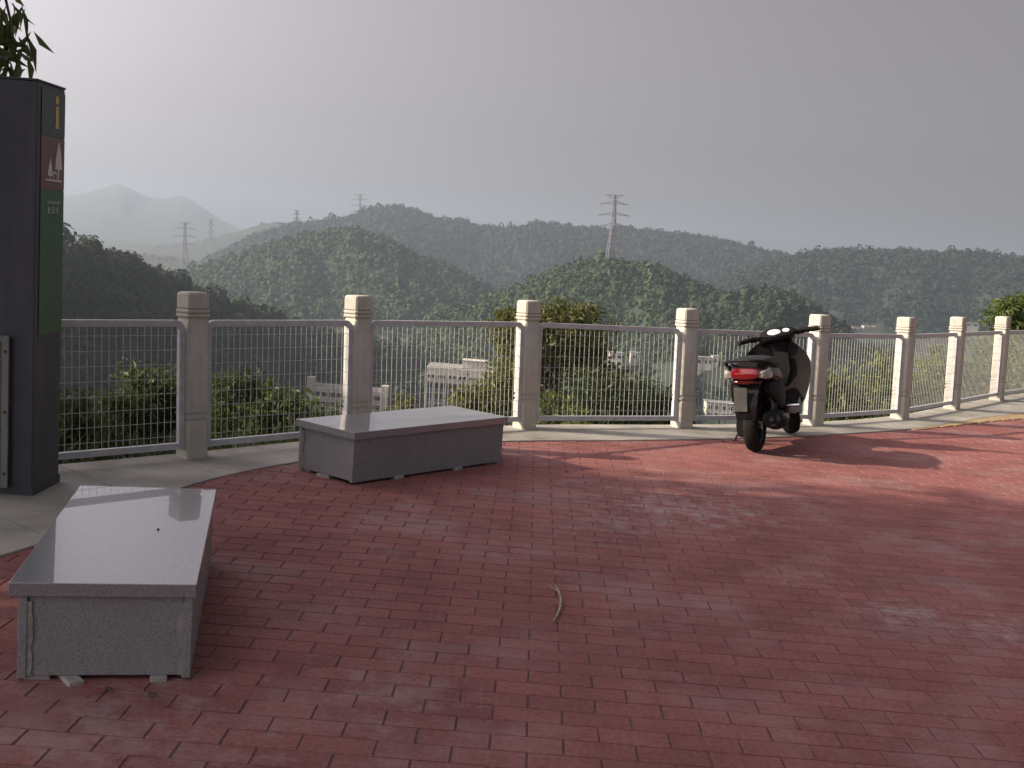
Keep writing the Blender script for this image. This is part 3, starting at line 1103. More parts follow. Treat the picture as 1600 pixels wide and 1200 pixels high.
for (px, py, dist, w, h, d, label, rows, cols, wall, group) in HOUSES:
    house(px, py, dist, w, h, d, label, rows, cols, wall, group=group)


# ------------------------------------------------------------------ fence posts
def sq_ring(h, z, c=0.012):
    c = min(c, h * .4)
    return [Vector(p) for p in ((h, -h + c, z), (h, h - c, z), (h - c, h, z), (-h + c, h, z), (-h, h - c, z), (-h, -h + c, z), (-h + c, -h, z), (h - c, -h, z))]


HW, PH = 0.076, 1.075
shaft = MB().loft([sq_ring(h, z) for z, h in ((-.02, HW), (.235, HW), (.241, HW - .007), (.254, HW - .007), (.260, HW), (.276, HW), (.282, HW - .007), (.295, HW - .007), (.301, HW),
                                              (.890, HW), (.898, HW - .006), (.912, HW - .006), (.9121, HW - .010), (1.0, HW - .010))])
ringm = MB().loft([sq_ring(h, z) for z, h in ((.0, HW - .006), (.003, HW + .003), (.008, HW + .005), (.018, HW + .005), (.023, HW + .003), (.026, HW - .006))])
capm = MB().loft([sq_ring(h, z, .012) for z, h in ((.0, HW - .006), (.004, HW + .001), (.080, HW + .001), (.097, HW - .002), (.104, HW - .008), (.107, HW - .018))])
POST_LABEL = ['concrete fence post hidden behind the dark information pillar',
              'widest concrete fence post between the dark pillar and the far bench',
              'concrete fence post rising directly behind the far granite bench',
              'concrete fence post at the right end of the far bench',
              'lone concrete fence post midway between far bench and scooter',
              'concrete fence post directly behind the scooter handlebar',
              'first concrete fence post to the right of the scooter',
              'second concrete fence post to the right of the scooter',
              'third concrete fence post to the right of the scooter',
              'concrete fence post cut by the right edge of the photo']
proto = None
for i, p in enumerate(POSTS):
    t = tangent(i)
    r_ = empty('concrete_post', (p.x, p.y, 0.010), 0, POST_LABEL[i], 'fence post', 'carved concrete posts of the fence')
    r_.rotation_mode = 'QUATERNION'
    r_.rotation_quaternion = (Matrix.Rotation(-.0366, 3, 'Y') @ Matrix.Rotation(-.0139, 3, 'X') @ Matrix.Rotation(math.atan2(t.y, t.x), 3, 'Z')).to_quaternion()
    if proto is None:
        a = shaft.build('shaft', 'post_concrete', r_, smooth=True)
        b = ringm.build('collar_ring', 'post_concrete', r_, smooth=True, loc=(0, 0, .9135))
        c = ringm.build('collar_ring', 'post_concrete', r_, smooth=True, loc=(0, 0, .9415))
        d = capm.build('cap', 'post_concrete', r_, smooth=True, loc=(0, 0, .969))
        proto = [a, b, c, d]
    else:
        for s in proto:
            k = s.copy()
            col.objects.link(k)
            k.parent = r_

# ------------------------------------------------------------------ wire mesh panels between the posts
PANEL_LABEL = ['wire mesh fence panel behind the dark pillar, weeds beyond it',
               'wire mesh fence panel left of the post behind the far bench',
               'wire mesh fence panel right behind the far granite bench',
               'wire mesh fence panel between the far bench and the lone post, tree behind',
               'wire mesh fence panel left of and behind the scooter',
               'wire mesh fence panel just right of the scooter',
               'wire mesh fence panel between first and second posts right of the scooter',
               'wire mesh fence panel between second and third posts right of the scooter',
               'wire mesh fence panel at the right edge of the photo']
for i in range(len(POSTS) - 1):
    a, b = POSTS[i], POSTS[i + 1]
    t = (b - a).normalized()
    nrm = Vector((t.y, -t.x))
    st_, en = a + t * .078 + nrm * .022, b - t * .078 + nrm * .022
    W = (en - st_).length
    r_ = empty('fence_panel', (st_.x, st_.y, 0.010), 0, PANEL_LABEL[i], 'fence panel', 'wire mesh panels between the posts')

    def S(x, y, z):
        return Vector((t.x * x - nrm.x * y + LEAN.x * z, t.y * x - nrm.y * y + LEAN.y * z, z))

    def sbox(m_, x0, x1, y0, y1, z0, z1):
        P = [S(x, y, z) for z in (z0, z1) for y in (y0, y1) for x in (x0, x1)]
        m_.add(P, [(0, 2, 3, 1), (4, 5, 7, 6), (0, 1, 5, 4), (2, 6, 7, 3), (0, 4, 6, 2), (1, 3, 7, 5)])
    ZB, ZT, RW, RD = .065, .895, .040, .032
    # top rail with rounded corners
    mb = MB()
    path = []
    for k in range(5):
        an = math.pi / 2 * k / 4
        path.append((RW / 2 + .05 * (1 - math.sin(math.pi / 2 - an)) * 0 + .045 * (1 - math.cos(an)), ZT - RW / 2 - .045 * (1 - math.sin(an))))
    full = path + [(W - x, z) for x, z in path[::-1]]
    rings = []
    for k, (x, z) in enumerate(full):
        x0, z0 = full[max(k - 1, 0)]; x1, z1 = full[min(k + 1, len(full) - 1)]
        dx, dz = x1 - x0, z1 - z0
        L_ = math.hypot(dx, dz)
        nx, nz_ = -dz / L_ * RW / 2, dx / L_ * RW / 2
        if k == 0: nx, nz_ = -RW / 2, 0
        if k == len(full) - 1: nx, nz_ = RW / 2, 0
        rings.append([S(x + nx, -RD / 2, z + nz_), S(x + nx, RD / 2, z + nz_), S(x - nx, RD / 2, z - nz_), S(x - nx, -RD / 2, z - nz_)])
    mb.loft(rings)
    mb.build('top_rail', 'panel_paint', r_)
    mb = MB(); sbox(mb, RW + .001, W - RW - .001, -RD / 2, RD / 2, ZB, ZB + RW); mb.build('bottom_rail', 'panel_paint', r_)
    for x0 in (0, W - RW):
        mb = MB(); sbox(mb, x0, x0 + RW, -RD / 2, RD / 2, ZB - .004, ZT - RW / 2 - .046); mb.build('stile', 'panel_paint', r_)
    mb = MB()
    g_ = .0012
    nvw = int(round((W - 2 * RW) / .047))
    for k in range(1, nvw):
        x = RW + (W - 2 * RW) * k / nvw
        sbox(mb, x - g_, x + g_, .0005, .0043, ZB + RW - .005, ZT - RW + .004)
    for k in range(8):
        z = ZB + RW + .045 + k * .0925
        sbox(mb, RW - .004, W - RW + .004, -.0035, .0003, z - g_, z + g_)
    tag(mb.build('wire_mesh', 'wire_paint', r_), kind='stuff')
    # two fixing lugs into each post
    for x0, s in ((-.012, 1), (W, 1)):
        for z in (.30, .72):
            mb = MB(); sbox(mb, x0, x0 + .012, -.009, .009, z, z + .03); mb.build('fixing_lug', 'panel_paint', r_)


# ------------------------------------------------------------------ granite benches
def bench(x, y, ang, L, W, h, label, feet, smear_seed, gap, ins):
    r_ = empty('granite_bench', (x, y, 0.0), ang, label, 'bench', 'granite box benches on the plaza')
    # local: x along the bench, y across; the given corner is the near right one
    TS, IN, PT = .046, .030, .028
    MB().box((L / 2, W / 2, h - TS / 2), (L, W, TS)).build('top_slab', 'granite_polished', r_, bevel=.0025)
    # a sawn, unpolished rim round the slab edge, proud by a hair
    zt, zb = h - TS, gap
    hh = zt - zb
    ix0, ix1, iy0, iy1 = ins
    ya, yb, xa, xb = iy0, W - iy1, ix0, L - ix1
    for yy in (ya + PT / 2, yb - PT / 2):
        MB().box(((xa + xb) / 2, yy, zb + hh / 2), (xb - xa, PT, hh - .001)).build('side_panel', 'granite_side', r_, bevel=.002)
    for xx in (xa + PT / 2 + .010, xb - PT / 2 - .010):
        MB().box((xx, (ya + yb) / 2, zb + hh / 2 + .003), (PT, yb - ya - 2 * PT - .006, hh - .008)).build('end_panel', 'granite_side', r_, bevel=.002)
    # cement squeezed out of the corner joints
    rs = random.Random(smear_seed)
    for xx, yy, sg in ((xa + .006, ya + PT + .004, 1), (xa + .006, yb - PT - .004, 1), (xb - .006, ya + PT + .004, -1), (xb - .006, yb - PT - .004, -1)):
        mb = MB()
        ring = []
        for k in range(9):
            z = zb + .01 + (hh - .03) * k / 8
            w = .005 + rs.random() * .012
            d = .000 + rs.random() * .004
            x0, x1 = sorted((xx - sg * d, xx + sg * .008))
            ring.append([Vector((x0, yy - w, z)), Vector((x0, yy + w, z)), Vector((x1, yy + w, z)), Vector((x1, yy - w, z))])
        mb.loft(ring); mb.build('mortar_joint', 'cement_smear', r_)
    for (fx, fy, sx, sy, rot) in feet:
        mb = MB().box((0, 0, 0), (sx, sy, gap + .012), Matrix.Rotation(rot, 3, 'Z'))
        mb.build('shim', 'shim_stone', r_, bevel=.003, loc=(fx, fy, (gap + .012) / 2 - .006))
    return r_


b1 = bench(-1.001, 3.763, 1.783, 1.446, .590, .338, 'near granite bench in the lower left corner with a polished top mirroring the sky',
           [(.045, .115, .09, .055, .1), (.030, .40, .14, .05, .5), (.075, .50, .10, .08, 0), (.45, .06, .08, .09, .2), (1.0, .06, .08, .09, 0), (1.38, .12, .09, .08, .1), (1.38, .5, .09, .08, 0), (.7, .53, .08, .09, 0)], 3, .010, (.008, .03, .010, .030))
b2 = bench(-.931, 6.968, .883, 1.455, .556, .333, 'far granite bench standing in front of the fence posts',
           [(.06, .30, .09, .10, .2), (.10, .50, .10, .10, 0), (.42, .035, .07, .06, .1), (.98, .035, .07, .06, .1), (1.36, .10, .09, .10, 0), (1.36, .48, .09, .10, 0), (.7, .5, .09, .09, 0)], 5, .014, (.018, .022, .020, .022))

o = MB()
o.lathe([(0.0005, 0), (.004, .0007), (.006, .003), (.005, .005), (.0005, .0065)], n=9)
p = G(247, 828, .338)
peb = o.build('pebble', 'pebble', smooth=True, loc=(p.x, p.y, .338))
tag(peb, 'tiny dark pebble lying on the near bench top', 'pebble')

# twig on the pavers
mb = MB()
tw = [G(*q_) for q_ in ((868, 920), (872, 930), (876, 943), (875, 954), (870, 966), (864, 976))]
mb.tube([(q_.x, q_.y, .010 + (.012 if i in (1, 2) else .002)) for i, q_ in enumerate(tw)], [.003, .0045, .0055, .006, .005, .003], 7)
twig = mb.build('twig', 'twig_bark', smooth=True)
tag(twig, 'short bent pale twig lying on the red paving', 'twig')
sb = MB().tube([(tw[1].x, tw[1].y, .020), (tw[1].x - .012, tw[1].y + .03, .014), (tw[0].x - .03, tw[0].y + .03, .008)], [.004, .003, .002], 6)
sb.build('side_shoot', 'twig_bark', twig, smooth=True)

# dry leaves by the near bench
for (px, py, lab) in ((239, 1088, 'crumpled dark dry leaf on the paving before the near bench'), (172, 1080, 'dry leaf scrap at the foot of the near bench'), (1130, 690, 'small dry leaf on the paving left of the scooter')):
    p = G(px, py)
    mb = MB()
    a = random.uniform(0, 6)
    pts = []
    for k in range(7):
        f_ = k / 6
        wd = .013 * math.sin(math.pi * min(.97, f_ + .03))
        x = -.022 + .044 * f_
        pts.append([Vector((x, -wd, .004 + .006 * math.sin(5 * f_))), Vector((x, 0, .001 + .003 * math.sin(3 * f_))), Vector((x, wd, .006 + .004 * math.cos(4 * f_))), Vector((x, 0, .0025 + .003 * math.sin(3 * f_)))])
    mb.loft(pts)
    lf = mb.build('dry_leaf', 'dry_leaf', loc=(p.x, p.y, .002))
    lf.rotation_euler = (0, 0, a)
    tag(lf, lab, 'leaf', 'dry leaves on the paving')

# ------------------------------------------------------------------ information pillar
SX1, SY0, SW, SD, SH = -2.53, 6.10, .30, .365, 2.235
sign = empty('information_pillar', (SX1, SY0, .010), 0, 'tall dark grey information pillar with a green stripe at the left edge', 'sign')


def SS(x, y, z):
    z *= .977
    return Vector((x + LEAN.x * .35 * z, y + LEAN.y * .35 * z, z))


def pbox(x0, x1, y0, y1, z0, z1, name, m, parent=None, bevel=.0):
    mb = MB()
    P = [SS(x, y, z) for z in (z0, z1) for y in (y0, y1) for x in (x0, x1)]
    mb.add(P, [(0, 2, 3, 1), (4, 5, 7, 6), (0, 1, 5, 4), (2, 6, 7, 3), (0, 4, 6, 2), (1, 3, 7, 5)])
    return mb.build(name, m, parent or sign, bevel=bevel)


pbox(-SW, 0, 0, SD, 0, SH, 'body', 'sign_metal', bevel=.006)
pbox(-SW - .004, .004, -.004, SD + .004, SH + .0005, SH + .012, 'top_plate', 'sign_metal', bevel=.003)
pbox(-SW - .006, .006, -.006, SD + .006, -.005, .05, 'base_plate', 'sign_metal', bevel=.003)
Y0, Y1 = .050, SD - .006
pbox(.0005, .004, Y0, Y1, 1.965, 2.21, 'black_panel', 'sign_black')
br = pbox(.0005, .004, Y0, Y1, 1.675, 1.962, 'brown_panel', 'sign_brown')
gp = pbox(.0005, .004, Y0, Y1, .880, 1.672, 'green_panel', 'sign_green')


def flat_poly(pts, name, m, parent=None, x=.0045, th=.0015):
    """shape cut from thin sheet on the side face; pts are (distance along the face, height)"""
    mb = MB()
    pts = [(.05 + y * 1.12, z) for y, z in pts]
    ra = [SS(x, y, z) for y, z in pts]
    rb = [SS(x + th, y, z) for y, z in pts]
    mb.loft([ra, rb])
    return mb.build(name, m, parent or sign)


# letter i
cy_ = .175
flat_poly([(cy_ + .022 * math.cos(a), 2.165 + .022 * math.sin(a)) for a in np.linspace(0, 2 * math.pi, 14, endpoint=False)], 'letter_dot', 'sign_yellow')
flat_poly([(cy_ - .022, 2.010), (cy_ + .026, 2.010), (cy_ + .026, 2.018), (cy_ + .020, 2.022), (cy_ + .020, 2.130), (cy_ - .022, 2.130), (cy_ - .022, 2.122), (cy_ - .016, 2.118), (cy_ - .016, 2.022), (cy_ - .022, 2.018)], 'letter_stem', 'sign_yellow')
# trees and bench pictogram on a ground line
flat_poly([(.055, 1.722), (.245, 1.722), (.245, 1.732), (.055, 1.732)], 'ground_line', 'sign_white')
flat_poly([(.195, 1.733), (.209, 1.733), (.209, 1.790), (.243, 1.790), (.236, 1.850), (.222, 1.900), (.202, 1.940), (.184, 1.900), (.168, 1.850), (.160, 1.790), (.195, 1.790)], 'pine_symbol', 'sign_white')
flat_poly([(.098, 1.733), (.108, 1.733), (.108, 1.750), (.130, 1.750), (.122, 1.800), (.104, 1.850), (.086, 1.800), (.074, 1.750), (.098, 1.750)], 'small_pine_symbol', 'sign_white')
flat_poly([(.135, 1.733), (.141, 1.733), (.141, 1.765), (.172, 1.765), (.172, 1.733), (.178, 1.733), (.178, 1.775), (.135, 1.775)], 'table_symbol', 'sign_white')
# two short lines of lettering, too small to read in the photograph
mb = MB()
rr = random.Random(4)
x = .13
while x < .30:
    w = rr.uniform(.006, .010)
    hgt = rr.choice((.012, .012, .017))
    for (a0, a1, z0, z1) in ((x, x + .0022, 0, hgt), (x, x + w, .0, .0022), (x + w - .0022, x + w, 0, .012)):
        P = [SS(xx, yy, 1.600 + zz) for xx in (.0045, .0055) for zz in (z0, z1) for yy in (a0, a1)]
        mb.add(P, [(0, 1, 3, 2), (4, 6, 7, 5), (0, 4, 5, 1), (2, 3, 7, 6), (0, 2, 6, 4), (1, 5, 7, 3)])
    x += w + .005
mb.build('small_lettering', 'sign_white', gp)
mb = MB()
for k in range(3):
    x = .145 + k * .050
    for _ in range(3):
        z0 = 1.545 + rr.uniform(.0, .034)
        P = [SS(xx, yy, zz) for xx in (.0045, .0055) for zz in (z0, z0 + .0032) for yy in (x, x + .034)]
        mb.add(P, [(0, 1, 3, 2), (4, 6, 7, 5), (0, 4, 5, 1), (2, 3, 7, 6), (0, 2, 6, 4), (1, 5, 7, 3)])
    for _ in range(2):
        y0 = x + rr.uniform(.0, .030)
        P = [SS(xx, yy, zz) for xx in (.0045, .0057) for zz in (1.545, 1.582) for yy in (y0, y0 + .0032)]
        mb.add(P, [(0, 1, 3, 2), (4, 6, 7, 5), (0, 4, 5, 1), (2, 3, 7, 6), (0, 2, 6, 4), (1, 5, 7, 3)])
mb.build('place_lettering', 'sign_white', gp)
# framed board bolted to the face of the pillar
bx0, bx1 = -SW + .01, -.118
nb_ = pbox(bx0, bx1, -.020, -.0065, .065, .865, 'notice_board', 'board_panel')
for (x0, x1, z0, z1) in ((bx1 - .036, bx1, .04, .875), (bx0, bx1 - .0365, .84, .875), (bx0, bx1 - .0365, .04, .075)):
    f_ = pbox(x0, x1, -.034, -.0205, z0, z1, 'board_frame', 'board_frame', nb_, bevel=.002)
for z in (.12, .46, .79):
    mb = MB().cyl(SS(bx1 - .018, -.0385, z), SS(bx1 - .018, -.034, z), .008, 10)
    mb.build('bolt', 'bolt', nb_)


# ------------------------------------------------------------------ scooter
HEAD, LEANS = math.radians(66.5), math.radians(-6.5)
sc = empty('scooter', (2.035, 9.42, .004), 0, 'dark parked motor scooter seen from behind with a red tail light', 'scooter')
sc.rotation_mode = 'QUATERNION'
sc.rotation_quaternion = (Matrix.Rotation(HEAD, 3, 'Z') @ Matrix.Rotation(LEANS, 3, 'X')).to_quaternion()
sc.scale = (1, 1.13, 1)
WB, WR = 1.17, .212


def rg(x, yc, zc, hy, hz, n=18, p=2.6, tx=0.0):
    out = []
    for k in range(n):
        a = 2 * math.pi * k / n
        c, s = math.cos(a), math.sin(a)
        yy = math.copysign(abs(c) ** (2 / p), c) * hy
        zz = math.copysign(abs(s) ** (2 / p), s) * hz
        out.append(Vector((x + zz * tx, yc + yy, zc + zz)))
    return out


AX0 = Vector((.985, 0, .80))
AXD = Vector((-.42, 0, .91)).normalized()
STEER = Matrix.Translation(AX0) @ Matrix.Rotation(math.radians(26), 4, AXD) @ Matrix.Translation(-AX0)


def steer(m_):
    m_.v = [tuple(STEER @ lower(Vector(q_))) for q_ in m_.v]
    return m_


def lower(q_):
    """the bar sits a little lower and narrower than its drawing"""
    k = max(0.0, min(1.0, (q_.z - .70) / .20))
    return Vector((q_.x, q_.y * (1 - .05 * k), q_.z - .085 * k))


def wheel(cx, name, steered):
    fx = steer if steered else (lambda m_: m_)
    rim = MB()
    rim.lathe([(.128, -.034), (.136, -.036), (.136, .036), (.128, .034), (.118, .0)], 'Y', (cx, 0, WR), 28)
    rim.cyl((cx, -.05, WR), (cx, .05, WR), .035, 16)
    for k in range(5):
        a = 2 * math.pi * k / 5
        rim.bar((cx + .03 * math.cos(a), 0, WR + .03 * math.sin(a)), (cx + .125 * math.cos(a), 0, WR + .125 * math.sin(a)), .03, .022)
    fx(rim)
    w = rim.build(name, 'alloy', sc, smooth=True)
    ty = MB()
    ty.lathe([(.137, -.036), (.150, -.050), (.178, -.052), (.198, -.043), (.209, -.024), (WR, 0), (.209, .024), (.198, .043), (.178, .052), (.150, .050), (.137, .036)], 'Y', (cx, 0, WR), 36)
    fx(ty)
    ty.build('tyre', 'rubber', w, smooth=True)
    dk = MB().lathe([(.05, .040), (.09, .040), (.09, .044), (.05, .044)], 'Y', (cx, 0, WR), 22)
    fx(dk)
    dk.build('brake_disc', 'alloy', w)
    return w


wheel(0, 'rear_wheel', False)
wheel(WB, 'front_wheel', True)
# tail cowl
MB().loft([rg(-.335, 0, .672, .070, .030), rg(-.30, 0, .668, .108, .050), rg(-.20, 0, .660, .140, .078), rg(-.05, 0, .645, .160, .100), rg(.12, 0, .615, .168, .125),
           rg(.27, 0, .560, .150, .150), rg(.37, 0, .500, .128, .160), rg(.42, 0, .470, .11, .15)]).build('tail_cowl', 'scooter_paint', sc, smooth=True)
# seat: raised pillion part, dip, rider part
MB().loft([rg(-.29, 0, .725, .075, .022), rg(-.25, 0, .732, .115, .036), rg(-.12, 0, .738, .135, .044), rg(.02, 0, .735, .145, .048), rg(.10, 0, .735, .150, .048),
           rg(.22, 0, .718, .150, .050), rg(.36, 0, .712, .125, .048), rg(.46, 0, .700, .085, .042), rg(.50, 0, .690, .04, .025)]).build('seat', 'seat_vinyl', sc, smooth=True)
# grab rail
gr = MB().tube([(-.06, .165, .690), (-.16, .168, .715), (-.27, .150, .745), (-.345, .105, .760), (-.372, .045, .766), (-.372, -.045, .766), (-.345, -.105, .760), (-.27, -.150, .745), (-.16, -.168, .715), (-.06, -.165, .690)], .0125, 10)
gr.build('grab_rail', 'scooter_plastic', sc, smooth=True)
MB().box((-.378, 0, .766), (.010, .085, .016)).build('rail_badge', 'scooter_silver', sc, bevel=.003)
# lights
tl_ = MB().loft([rg(-.372, 0, .655, .060, .022), rg(-.362, 0, .658, .098, .042), rg(-.33, 0, .660, .110, .046), rg(-.27, 0, .662, .122, .050), rg(-.24, 0, .662, .118, .045)])
tl_ = tl_.build('tail_light', 'red_lens', sc, smooth=True)
for s in (1, -1):
    mbq = MB().loft([rg(-.350, s * .105, .650, .022, .020), rg(-.325, s * .128, .652, .024, .034), rg(-.27, s * .146, .655, .018, .040), rg(-.20, s * .152, .652, .014, .034)])
    mbq.build('turn_signal', 'clear_lens', sc, smooth=True)
    MB().loft([rg(-.24, s * .150, .675, .012, .030), rg(-.12, s * .165, .668, .012, .042), rg(.02, s * .172, .640, .010, .034), rg(.14, s * .172, .600, .008, .016)]).build('side_trim', 'scooter_silver', sc, smooth=True)
MB().loft([rg(-.352, 0, .592, .050, .014), rg(-.335, 0, .592, .085, .020), rg(-.26, 0, .590, .100, .026)]).build('reflector', 'dark_red_lens', sc, smooth=True)
# rear mudguard with the plate carrier
fend = MB()
sec = []
for (x, z, w) in ((-.22, .600, .095), (-.29, .565, .092), (-.325, .49, .085), (-.335, .40, .078), (-.325, .33, .072), (-.312, .29, .066)):
    sec.append([Vector((x - .008, -w, z)), Vector((x - .014, 0, z)), Vector((x - .008, w, z)), Vector((x + .030, w, z)), Vector((x + .014, 0, z)), Vector((x + .030, -w, z))])
fend.loft(sec)
rf = fend.build('rear_mudguard', 'scooter_plastic', sc)
MB().box((-.357, .030, .455), (.004, .092, .190), Matrix.Rotation(-.05, 3, 'Y')).build('number_plate', 'plate_back', rf, bevel=.0015)
MB().cyl((-.362, .012, .530), (-.356, .012, .530), .008, 8).build('plate_bolt', 'bolt', rf)
MB().loft([rg(-.20, 0, .445, .075, .012), rg(-.08, 0, .475, .080, .014), rg(.06, 0, .470, .078, .014), rg(.16, 0, .425, .07, .012)]).build('tyre_hugger', 'scooter_plastic', sc, smooth=True)
# engine, transmission, exhaust
MB().loft([rg(-.09, .085, WR, .030, .075), rg(-.02, .092, WR, .042, .100), rg(.12, .098, .235, .045, .085), rg(.28, .098, .262, .046, .090), rg(.42, .092, .280, .042, .085), rg(.48, .085, .285, .03, .06)]).build('transmission_case', 'scooter_plastic', sc, smooth=True)
MB().loft([rg(.06, 0, .270, .06, .06), rg(.16, 0, .290, .085, .095), rg(.32, 0, .310, .10, .115), rg(.46, 0, .320, .10, .10), rg(.52, 0, .32, .08, .07)]).build('engine_block', 'scooter_plastic', sc, smooth=True)
mf = MB().tube([(.30, -.135, .235), (.20, -.150, .245), (.06, -.160, .258), (-.10, -.168, .272), (-.235, -.172, .288), (-.265, -.173, .292)], [.034, .064, .078, .080, .074, .055], 18)
mf = mf.build('muffler', 'scooter_plastic', sc, smooth=True)
MB().tube([(-.262, -.173, .292), (-.295, -.174, .296)], .018, 12).build('exhaust_tip', 'scooter_plastic', mf, smooth=True)
MB().loft([rg(-.18, -.232, .295, .006, .030), rg(-.05, -.236, .286, .007, .040), rg(.10, -.226, .272, .006, .034), rg(.18, -.210, .262, .005, .018)]).build('heat_shield', 'scooter_silver', mf, smooth=True)
for s in (1, -1):
    k = MB().tube([(-.01, s * .125, .25), (.035, s * .130, .56)], .013, 10)
    ring = [(-.004 + .035 * f_ + .030 * math.cos(18 * math.pi * f_), s * .128 + .030 * math.sin(18 * math.pi * f_), .31 + .20 * f_) for f_ in np.linspace(0, 1, 80)]
    k.tube(ring, .005, 5)
    k.build('shock_absorber', 'alloy', sc, smooth=True)
    MB().tube([(.33, s * .17, .345), (.34, s * .265, .352)], [.012, .014], 10).build('foot_peg', 'chrome', sc, smooth=True)
for s in (1, -1):
    MB().loft([rg(-.16, s * .120, .535, .020, .040), rg(-.02, s * .150, .500, .022, .090), rg(.14, s * .158, .470, .022, .115), rg(.30, s * .150, .440, .022, .110), rg(.42, s * .130, .400, .018, .080)]).build('side_cover', 'scooter_plastic', sc, smooth=True)
MB().loft([rg(-.24, 0, .54, .075, .030), rg(-.12, 0, .515, .085, .055), rg(.05, 0, .50, .09, .07), rg(.20, 0, .46, .10, .10), rg(.36, 0, .42, .10, .12)]).build('under_tray', 'scooter_plastic', sc, smooth=True)
# footboard and side skirts
MB().loft([rg(.34, 0, .335, .150, .040, p=4), rg(.45, 0, .300, .178, .035, p=4), rg(.62, 0, .292, .188, .032, p=4), rg(.78, 0, .305, .185, .040, p=4), rg(.86, 0, .345, .165, .060, p=4)]).build('footboard', 'scooter_plastic', sc, smooth=True)
MB().loft([rg(.40, 0, .420, .085, .13, p=3), rg(.52, 0, .385, .070, .09, p=3), rg(.68, 0, .385, .066, .085, p=3), rg(.82, 0, .430, .075, .12, p=3)]).build('centre_tunnel', 'scooter_plastic', sc, smooth=True)
for s in (1, -1):
    MB().loft([rg(.36, s * .178, .315, .012, .035), rg(.55, s * .196, .285, .014, .032), rg(.75, s * .198, .295, .014, .040), rg(.90, s * .185, .345, .012, .050)]).build('floor_trim', 'scooter_silver', sc, smooth=True)
# leg shield: curved shell, widest at hip height
ls = MB()
sec = []
for (z, xc, w, bow) in ((.28, .845, .185, .05), (.36, .865, .225, .06), (.46, .880, .250, .07), (.58, .895, .265, .085), (.68, .905, .262, .09), (.76, .915, .225, .085), (.82, .925, .170, .07), (.865, .935, .115, .05)):
    front = [Vector((xc + .035 + bow * (1 - (y / w) ** 2) * 1.5, y, z)) for y in np.linspace(-w, w, 11)]
    backp = [Vector((xc + bow * (1 - (y / w) ** 2) * .45, y, z)) for y in np.linspace(w, -w, 11)]
    sec.append(front + backp)
ls.loft(sec)
ls.build('leg_shield', 'scooter_paint', sc, smooth=True)
MB().loft([rg(.895, 0, .52, .09, .05, p=3), rg(.885, 0, .62, .11, .06, p=3), rg(.90, 0, .72, .10, .05, p=3)]).build('glove_box', 'scooter_plastic', sc, smooth=True)
for s in (1, -1):
    MB().loft([rg(.945, s * .165, .60, .020, .030), rg(.985, s * .150, .61, .024, .036), rg(1.02, s * .115, .60, .02, .026)]).build('front_signal', 'orange_lens', sc, smooth=True)
# steering: fork, front mudguard, handlebar
fk = MB()
for s in (1, -1):
    fk.tube([(WB, s * .075, WR), (WB - .05, s * .075, WR + .12), (1.00, s * .060, .62)], .017, 10)
fk.tube([(1.04, 0, .56), (.955, 0, .86)], .026, 12)
steer(fk).build('front_fork', 'alloy', sc, smooth=True)
fm = MB()
sec = []
for a in np.linspace(math.radians(10), math.radians(165), 12):
    r0, r1 = .228, .236
    ce, s_ = math.cos(a), math.sin(a)
    wd = .068
    sec.append([Vector((WB + (r0 - (.045 if abs(y) > .05 else 0)) * ce, y, WR + (r0 - (.045 if abs(y) > .05 else 0)) * s_)) for y in (-wd, -.04, .04, wd)] +
               [Vector((WB + (r1 - (.045 if abs(y) > .05 else 0)) * ce, y, WR + (r1 - (.045 if abs(y) > .05 else 0)) * s_)) for y in (wd, .04, -.04, -wd)])
fm.loft(sec)
steer(fm).build('front_mudguard', 'scooter_paint', sc, smooth=True)
hc = MB()
hc.loft([[Vector((q_.z * 0 + x + (q_.z - zc) * .0, q_.y, q_.z)) for q_ in rg(0, 0, zc, hy, hz)] for (x, zc, hy, hz) in ((.845, .985, .075, .020), (.865, .985, .120, .036), (.93, .975, .155, .060), (1.00, .955, .140, .075), (1.06, .93, .10, .06), (1.085, .92, .05, .03))])
steer(hc)
hcow = hc.build('handlebar_cowl', 'scooter_paint', sc, smooth=True)
nk = MB().loft([[Vector((x + .0 * i, q_.y, q_.x)) for i, q_ in enumerate(rg(zz, 0, 0, hy, hy * .8))] for (x, zz, hy) in ((.96, .80, .05), (.955, .86, .06), (.95, .92, .08))])
nk.v = [(v[0], v[1], v[2]) for v in nk.v]
steer(nk)
nk = MB().loft([[Vector((.945 + .055 * math.cos(a) * w, .075 * math.sin(a) * w, z)) for a in np.linspace(0, 2 * math.pi, 16, endpoint=False)] for (z, w) in ((.80, .85), (.86, 1.0), (.93, 1.4))])
steer(nk).build('steering_neck', 'scooter_plastic', sc, smooth=True)
# instrument pod, tilted towards the rider
TI = Matrix.Translation((.885, 0, 1.022)) @ Matrix.Rotation(math.radians(-42), 4, 'Y')


def pod(m_):
    m_.v = [tuple(STEER @ lower(TI @ Vector(q_))) for q_ in m_.v]
    return m_


